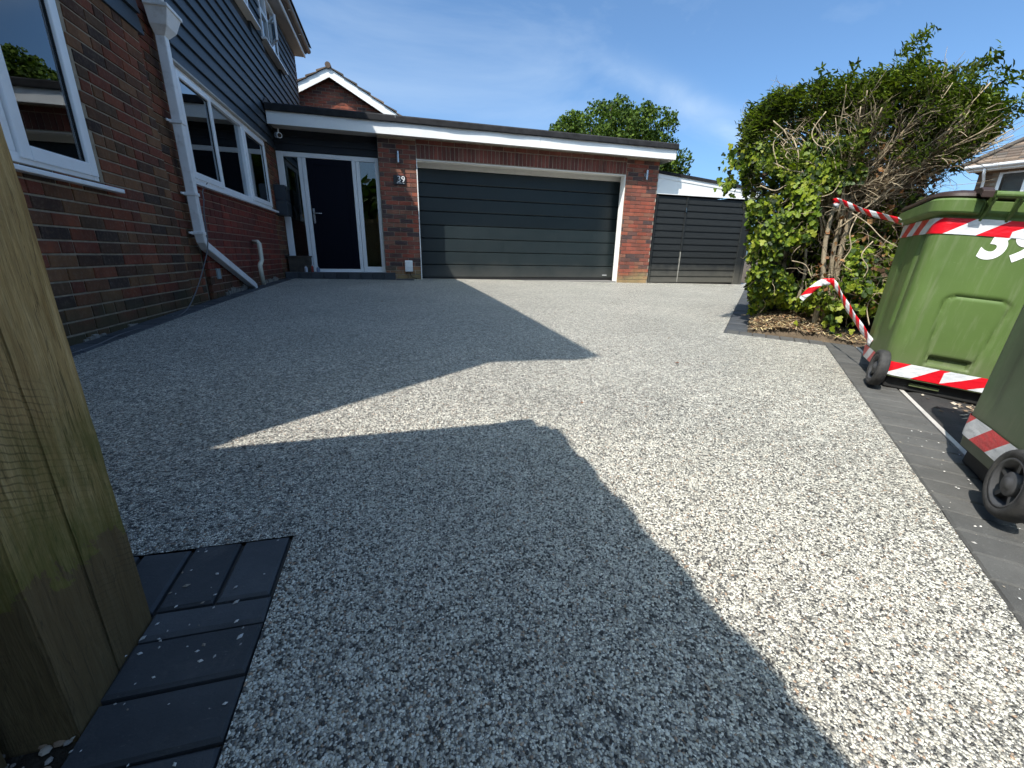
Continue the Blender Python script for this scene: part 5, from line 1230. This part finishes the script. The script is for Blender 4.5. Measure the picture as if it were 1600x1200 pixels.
for P_ in ([(.05,1.42),(-.02,1.33),(.02,1.20),(.10,1.05)], [(.28,1.50),(.22,1.38),(.27,1.28),(.36,1.24),(.42,1.10)], [(.10,1.35),(.16,1.22),(.18,1.10),(.30,1.02),(.40,.98)], [(-.06,1.02),(.05,.98),(.14,1.02),(.26,.96)], [(.0,1.18),(.12,1.12),(.22,1.10)], [(.20,1.00),(.30,.92),(.42,.94),(.46,1.02)], [(.62,.78),(.60,.66),(.63,.55),(.60,.44),(.68,.38)], [(.58,.80),(.70,.72),(.80,.62),(.92,.55)], [(.75,.60),(.70,.50),(.76,.40),(.72,.28)], [(.26,.45),(.36,.42),(.42,.32)], [(.86,-.02),(.82,.12),(.84,.22)]):
    dd = 4.16 if P_[0][0] < .5 else 4.20
    pp = smooth_path([SP(a, dd+random.uniform(-.04, .02), b) for a, b in P_], 5); MB().tube(pp, [.0046*(1-.5*t) for t in np.linspace(0, 1, len(pp))], 6).build('branch', TWIG, bush, smooth=True)
tw = MB(); dt = MB()
def twig(mb, p, dirv, l, r, bend=.25, n=4):
    P = [p]; d_ = dirv.normalized()
    for i in range(n): d_ = (d_+Vector((random.gauss(0, bend), random.gauss(0, bend), random.gauss(0, bend)))).normalized(); P.append(P[-1]+d_*l/n)
    mb.tube(P, [r*(1-.7*i/n) for i in range(n+1)], 4, caps=False)
for i in range(1300):                                   # the fan of fine twigs at the right
    P, r = random.choice([b for b in BRN if b[0][-1].dot(dv) > .45]); k = random.uniform(.25, .95)*(len(P)-1); j = int(k); p = P[j].lerp(P[min(j+1, len(P)-1)], k-j)
    dirv = (P[-1]-P[0]).normalized()+Vector((random.gauss(0, .28), random.gauss(0, .28), random.gauss(0, .25))); twig(tw if random.random() < .6 else dt, p, dirv, random.uniform(.08, .26), random.uniform(.0014, .0034), .24)
for i in range(420):
    P, r = random.choice(BRN); k = random.uniform(.2, .95)*(len(P)-1); j = int(k); p = P[j].lerp(P[min(j+1, len(P)-1)], k-j)
    twig(tw, p, Vector((random.gauss(0, 1), random.gauss(0, 1), random.gauss(.2, .8))), random.uniform(.06, .22), random.uniform(.0014, .003), .4)
s, d, z = sample(900, .5, 1.0, lambda s, z: (s > .5) & (z < 1.2)); P = xyz(s, d-.02, z)
for p in P: twig(tw if random.random() < .4 else dt, Vector(p), Vector((random.gauss(.3, .8), random.gauss(-.4, .6), random.gauss(0, .7))), random.uniform(.08, .28), random.uniform(.0013, .003), .45)
s, d, z = sample(420, .4, 1.0, lambda s, z: (s <= .5)); P = xyz(s, d-.02, z)
for p in P: twig(tw if random.random() < .6 else dt, Vector(p), Vector((random.gauss(0, .8), random.gauss(0, .6), random.gauss(-.2, .8))), random.uniform(.06, .2), random.uniform(.0012, .0026), .45)
tw.build('twigs', TWIG, bush, kind='stuff'); dt.build('twigs', DTWIG, bush, kind='stuff')

# the hedge carrying on behind the bush towards the gate
hd = thing('hedge', 'dark green hedge running back from the bush to the gate', 'hedge', tuple(SP(.5, 8, -.05)))
n = 15000; d = rng.uniform(5.0, 11.4, n); th = rng.uniform(-.25, PI+.25, n); rr1 = 1-np.abs(rng.normal(0, .10, n))
w_ = .58; hs = .66; s = hs+.03*(d-5)-w_*np.cos(th)*rr1*(1+.1*np.sin(d*3)); z = np.clip(.55+np.sin(th)*rr1*(.80+.08*np.sin(d*2.1)), -.15, 9)
z2 = rng.uniform(-.1, .75, n); side = rng.random(n) < .45; s = np.where(side, hs+.03*(d-5)-w_*(1-.12*rng.random(n))*np.sign(rng.normal(0, 1, n)), s); z = np.where(side, z2, z)
P = xyz(s, d, z); leaf_mesh('foliage', 'laurel', P, rng.normal(0, 1, (n, 3)), rng.normal(0, .6, (n, 3))+np.array([0, 0, .6]), rng.uniform(.06, .10, n), LAUR, hd)
for k in range(9): MB().tube([SP(hs+.03*k*.7, 5.3+k*.7, -.2), SP(hs+.05, 5.35+k*.7, .5), SP(hs-.05+.03*k, 5.3+k*.7, 1.1)], [.03, .022, .01], 7).build('trunk', TRUNK, hd, smooth=True)
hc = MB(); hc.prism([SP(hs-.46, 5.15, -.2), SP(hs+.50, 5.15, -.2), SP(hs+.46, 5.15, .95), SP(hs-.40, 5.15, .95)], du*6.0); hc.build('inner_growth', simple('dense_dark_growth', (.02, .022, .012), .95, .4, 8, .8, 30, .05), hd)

# ------------------------------------------------------------------ tree behind the garage
tr = thing('tree', 'broad green leafy tree rising behind the garage roof', 'tree', (10.6, 20.5, -.2))
MB().tube([(10.6, 20.5, -.3), (10.6, 20.5, 1.5), (10.7, 20.4, 3.2), (10.4, 20.5, 4.6)], [.30, .25, .2, .12], 12).build('trunk', TRUNK, tr, smooth=True)
lumps = [(8.3, 5.9, .95), (9.2, 6.4, 1.05), (10.2, 6.85, .95), (11.3, 6.7, 1.0), (12.3, 6.75, .85), (12.9, 6.2, .7), (11.8, 5.7, 1.1), (10.3, 5.6, 1.2), (8.9, 5.2, 1.2), (13.2, 5.5, .62), (14.0, 5.35, .55), (13.7, 4.75, .6), (12.8, 4.6, .8), (11.4, 4.6, 1.2), (9.6, 4.4, 1.2), (12.5, 3.9, .8), (12.7, 7.15, .4), (10.1, 7.35, .42), (11.6, 7.3, .38), (7.9, 6.5, .42)]
for (x, z_, r) in lumps: 
    MB().tube(smooth_path([(10.5, 20.5, 3.6), ((10.5+x)/2, 20.5+random.uniform(-.4, .4), (3.6+z_)/2-.1), (x, 20.5+random.uniform(-.5, .5), z_)], 4), [.09-.008*i for i in range(9)], 6).build('limb', DTWIG, tr, smooth=True)
PP = []; NN = []
for (x, z_, r) in lumps:
    z_ -= .22
    for yo in (-.55, .15, .8):
        n = int(1000*r*r)+120; v = rng.normal(0, 1, (n, 3)); v /= np.linalg.norm(v, axis=1)[:, None]; rad = r*(1-np.abs(rng.normal(0, .16, n))); c = np.array([x+rng.normal(0, .12), 20.5+yo*1.3, z_+rng.normal(0, .1)])
        q = c+v*rad[:, None]; k = np.array([noise.noise(Vector(p)*1.7) for p in q]) > -.06; PP.append(q[k]); NN.append(v[k])
P = np.concatenate(PP); V_ = np.concatenate(NN); n = len(P)
TREEL = leaf_mat('tree_leaf', [(.045,.085,.008),(.07,.12,.010),(.028,.055,.007),(.095,.14,.014),(.035,.065,.009)], .22, .8, (1.3, 1.5, .2))
leaf_mesh('crown', 'dead', P, rng.normal(0, 1, (n, 3)), V_+rng.normal(0, .6, (n, 3)), rng.uniform(.08, .17, n), TREEL, tr)
# low shrubs whose tops show over the lean-to
sh = thing('shrub', 'small twiggy shrub top just showing over the lean-to roof', 'shrub', (11.2, 14.5, 0))
n = 900; v = rng.normal(0, 1, (n, 3)); P = np.array([11.9, 14.6, 2.2])+v*np.array([.55, .4, .38]); leaf_mesh('foliage', 'dead', P, rng.normal(0, 1, (n, 3)), v, rng.uniform(.04, .08, n), LAUR, sh)
MB().tube([(11.9, 14.6, -.2), (11.9, 14.6, 2.1)], [.06, .02], 6).build('stem', DTWIG, sh)

# ------------------------------------------------------------------ loose barrier tape
def ribbon(name, pts, w, lab, twist=0, per=.17, nrm=None):
    pp = smooth_path(pts, 10); vs = []; uvs = []; L_ = 0; n_ = len(pp)
    for i, p in enumerate(pp):
        if i: L_ += (pp[i]-pp[i-1]).length
        t = (pp[min(i+1, n_-1)]-pp[max(i-1, 0)]).normalized(); tw_ = twist*i/n_+.25*noise.noise(Vector((i*.2, 0, 0)))
        up = Vector((0, 0, 1)); a = (up-t*up.dot(t)).normalized(); b = t.cross(a); wv = a*math.cos(tw_)+b*math.sin(tw_)
        for k in range(4): f = k/3-.5; vs.append(p+wv*w*f+b*.004*math.sin(i*.8+k)); uvs.append((L_/per, k/3))
    fs = [(4*i+k, 4*i+4+k, 4*i+5+k, 4*i+1+k) for i in range(n_-1) for k in range(3)]
    o = MB().add(vs, fs).build(name, TAPE, None, smooth=True); ul = o.data.uv_layers.new(name='UVMap')
    for lp in o.data.loops: ul.data[lp.index].uv = uvs[lp.vertex_index]
    so = o.modifiers.new('thick', 'SOLIDIFY'); so.thickness = .0006
    return tag(o, lab, 'tape', 'loose lengths of barrier tape')
Mi = bin1.matrix_world
ribbon('barrier_tape', [SP(.50, 4.25, .86), SP(.455, 4.20, .885), SP(.48, 4.14, .885), SP(.48, 4.14, .885).lerp(Mi @ Vector((-.312, .60, .905)), .5)-Vector((0, 0, .012)), Mi @ Vector((-.312, .60, .905)), Mi @ Vector((-.29, .50, .88))], .036, 'upper length of red and white tape tied from bush trunk to bright bin rim', .4)
ribbon('barrier_tape', [SP(.375, 4.10, .155), SP(.40, 4.08, .20), SP(.47, 4.06, .285), SP(.52, 4.05, .30), SP(.56, 4.04, .285), SP(.56, 4.04, .285).lerp(Mi @ Vector((-.262, .46, .21)), .5)-Vector((0, 0, .01)), Mi @ Vector((-.262, .46, .21)), Mi @ Vector((-.24, .38, .17))], .050, 'lower tape with a loose end, sagging from the bush towards the bin foot', .0)

# ------------------------------------------------------------------ fallen leaves and flecks
def ground_leaf(x, y, size, c, lab):
    V_, F_ = leaf_tmpl('dead'); a = random.uniform(0, 6); ca, sa = math.cos(a), math.sin(a)
    mb = MB().add([(x+size*(vx*ca-vy*sa), y+size*(vx*sa+vy*ca), g(x, y)+.004+size*(vz+.12)*1.2) for vx, vy, vz in V_], F_.tolist())
    o = mb.build('fallen_leaf', leaf_mat('fallen_leaf', [c], .1, .7), None); tag(o, lab, 'leaf')
ground_leaf(1.62, 2.08, .035, (.16, .06, .03), 'dark red brown fallen leaf on the sunlit gravel, farther of the two')
ground_leaf(.757, 1.587, .018, (.32, .13, .05), 'tiny orange brown fallen leaf on the sunlit gravel, nearer of the two')
mb = MB()
for i in range(300):
    r_ = random.random()
    if r_ < .22: x = random.uniform(-.47, -.28); y = random.uniform(.3, .92); h = .006
    elif r_ < .75: t_ = random.uniform(0, 3.4); q = random.uniform(0, .2); p = A_+dA*t_+rA*q; x, y = p.x, p.y; h = .006
    else: x = random.uniform(-1.82, -1.69); y = random.uniform(2.2, 7.5); h = .006
    s_ = random.uniform(.001, .0032)*(1.6 if random.random() < .08 else 1); z_ = g(x, y)+h; a = random.uniform(0, 6); c_, d_ = math.cos(a)*s_, math.sin(a)*s_
    mb.add([(x+c_*1.6, y+d_*1.6, z_), (x-d_, y+c_, z_), (x-c_*1.6, y-d_*1.6, z_), (x+d_, y-c_, z_), (x, y, z_+s_*.8)], [(0, 1, 4), (1, 2, 4), (2, 3, 4), (3, 0, 4)])
tag(mb.build('grit', litter_mat('pale_grit', [(.5,.5,.49),(.35,.34,.32),(.6,.58,.54),(.25,.22,.18)]), None, kind='stuff'), 'pale specks of grit lying on the charcoal pavers', 'grit')

# trees on the far side of the road behind the viewer, mirrored in the panes
n = 15000; x = rng.uniform(-30, 34, n); h = 6.6+.7*np.sin(x*.35)+.4*np.sin(x*1.1); z = h*rng.random(n)**.7-.6; P = np.stack([x, -17+rng.normal(0, 1.1, n)+1.2*np.sin(x*.5), z], 1)
o = leaf_mesh('far_trees', 'dead', P, rng.normal(0, 1, (n, 3)), rng.normal(0, 1, (n, 3)), rng.uniform(.5, 1.0, n), TREEL, None); tag(o, 'row of trees across the road, mirrored in the glass beside the door', 'trees')

mb = MB()
for i in range(46):
    x = random.uniform(-1.4, 2.6); y = random.uniform(1.0, 7.5)
    if x > xr_(y)-.1: continue
    s_ = random.uniform(.003, .009); a = random.uniform(0, 6); c_, d_ = math.cos(a)*s_, math.sin(a)*s_; z_ = g(x, y)+.004
    mb.add([(x+c_*2, y+d_*2, z_), (x-d_*.7, y+c_*.7, z_+.002), (x-c_*2, y-d_*2, z_), (x+d_*.7, y-c_*.7, z_+.001), (x, y, z_+s_*.6)], [(0, 1, 4), (1, 2, 4), (2, 3, 4), (3, 0, 4)])
tag(mb.build('leaf_debris', litter_mat('brown_debris', [(.16,.10,.06),(.10,.07,.05),(.24,.16,.09),(.07,.06,.05)]), None, kind='stuff'), 'tiny dry leaf scraps scattered thinly over the driveway', 'debris')
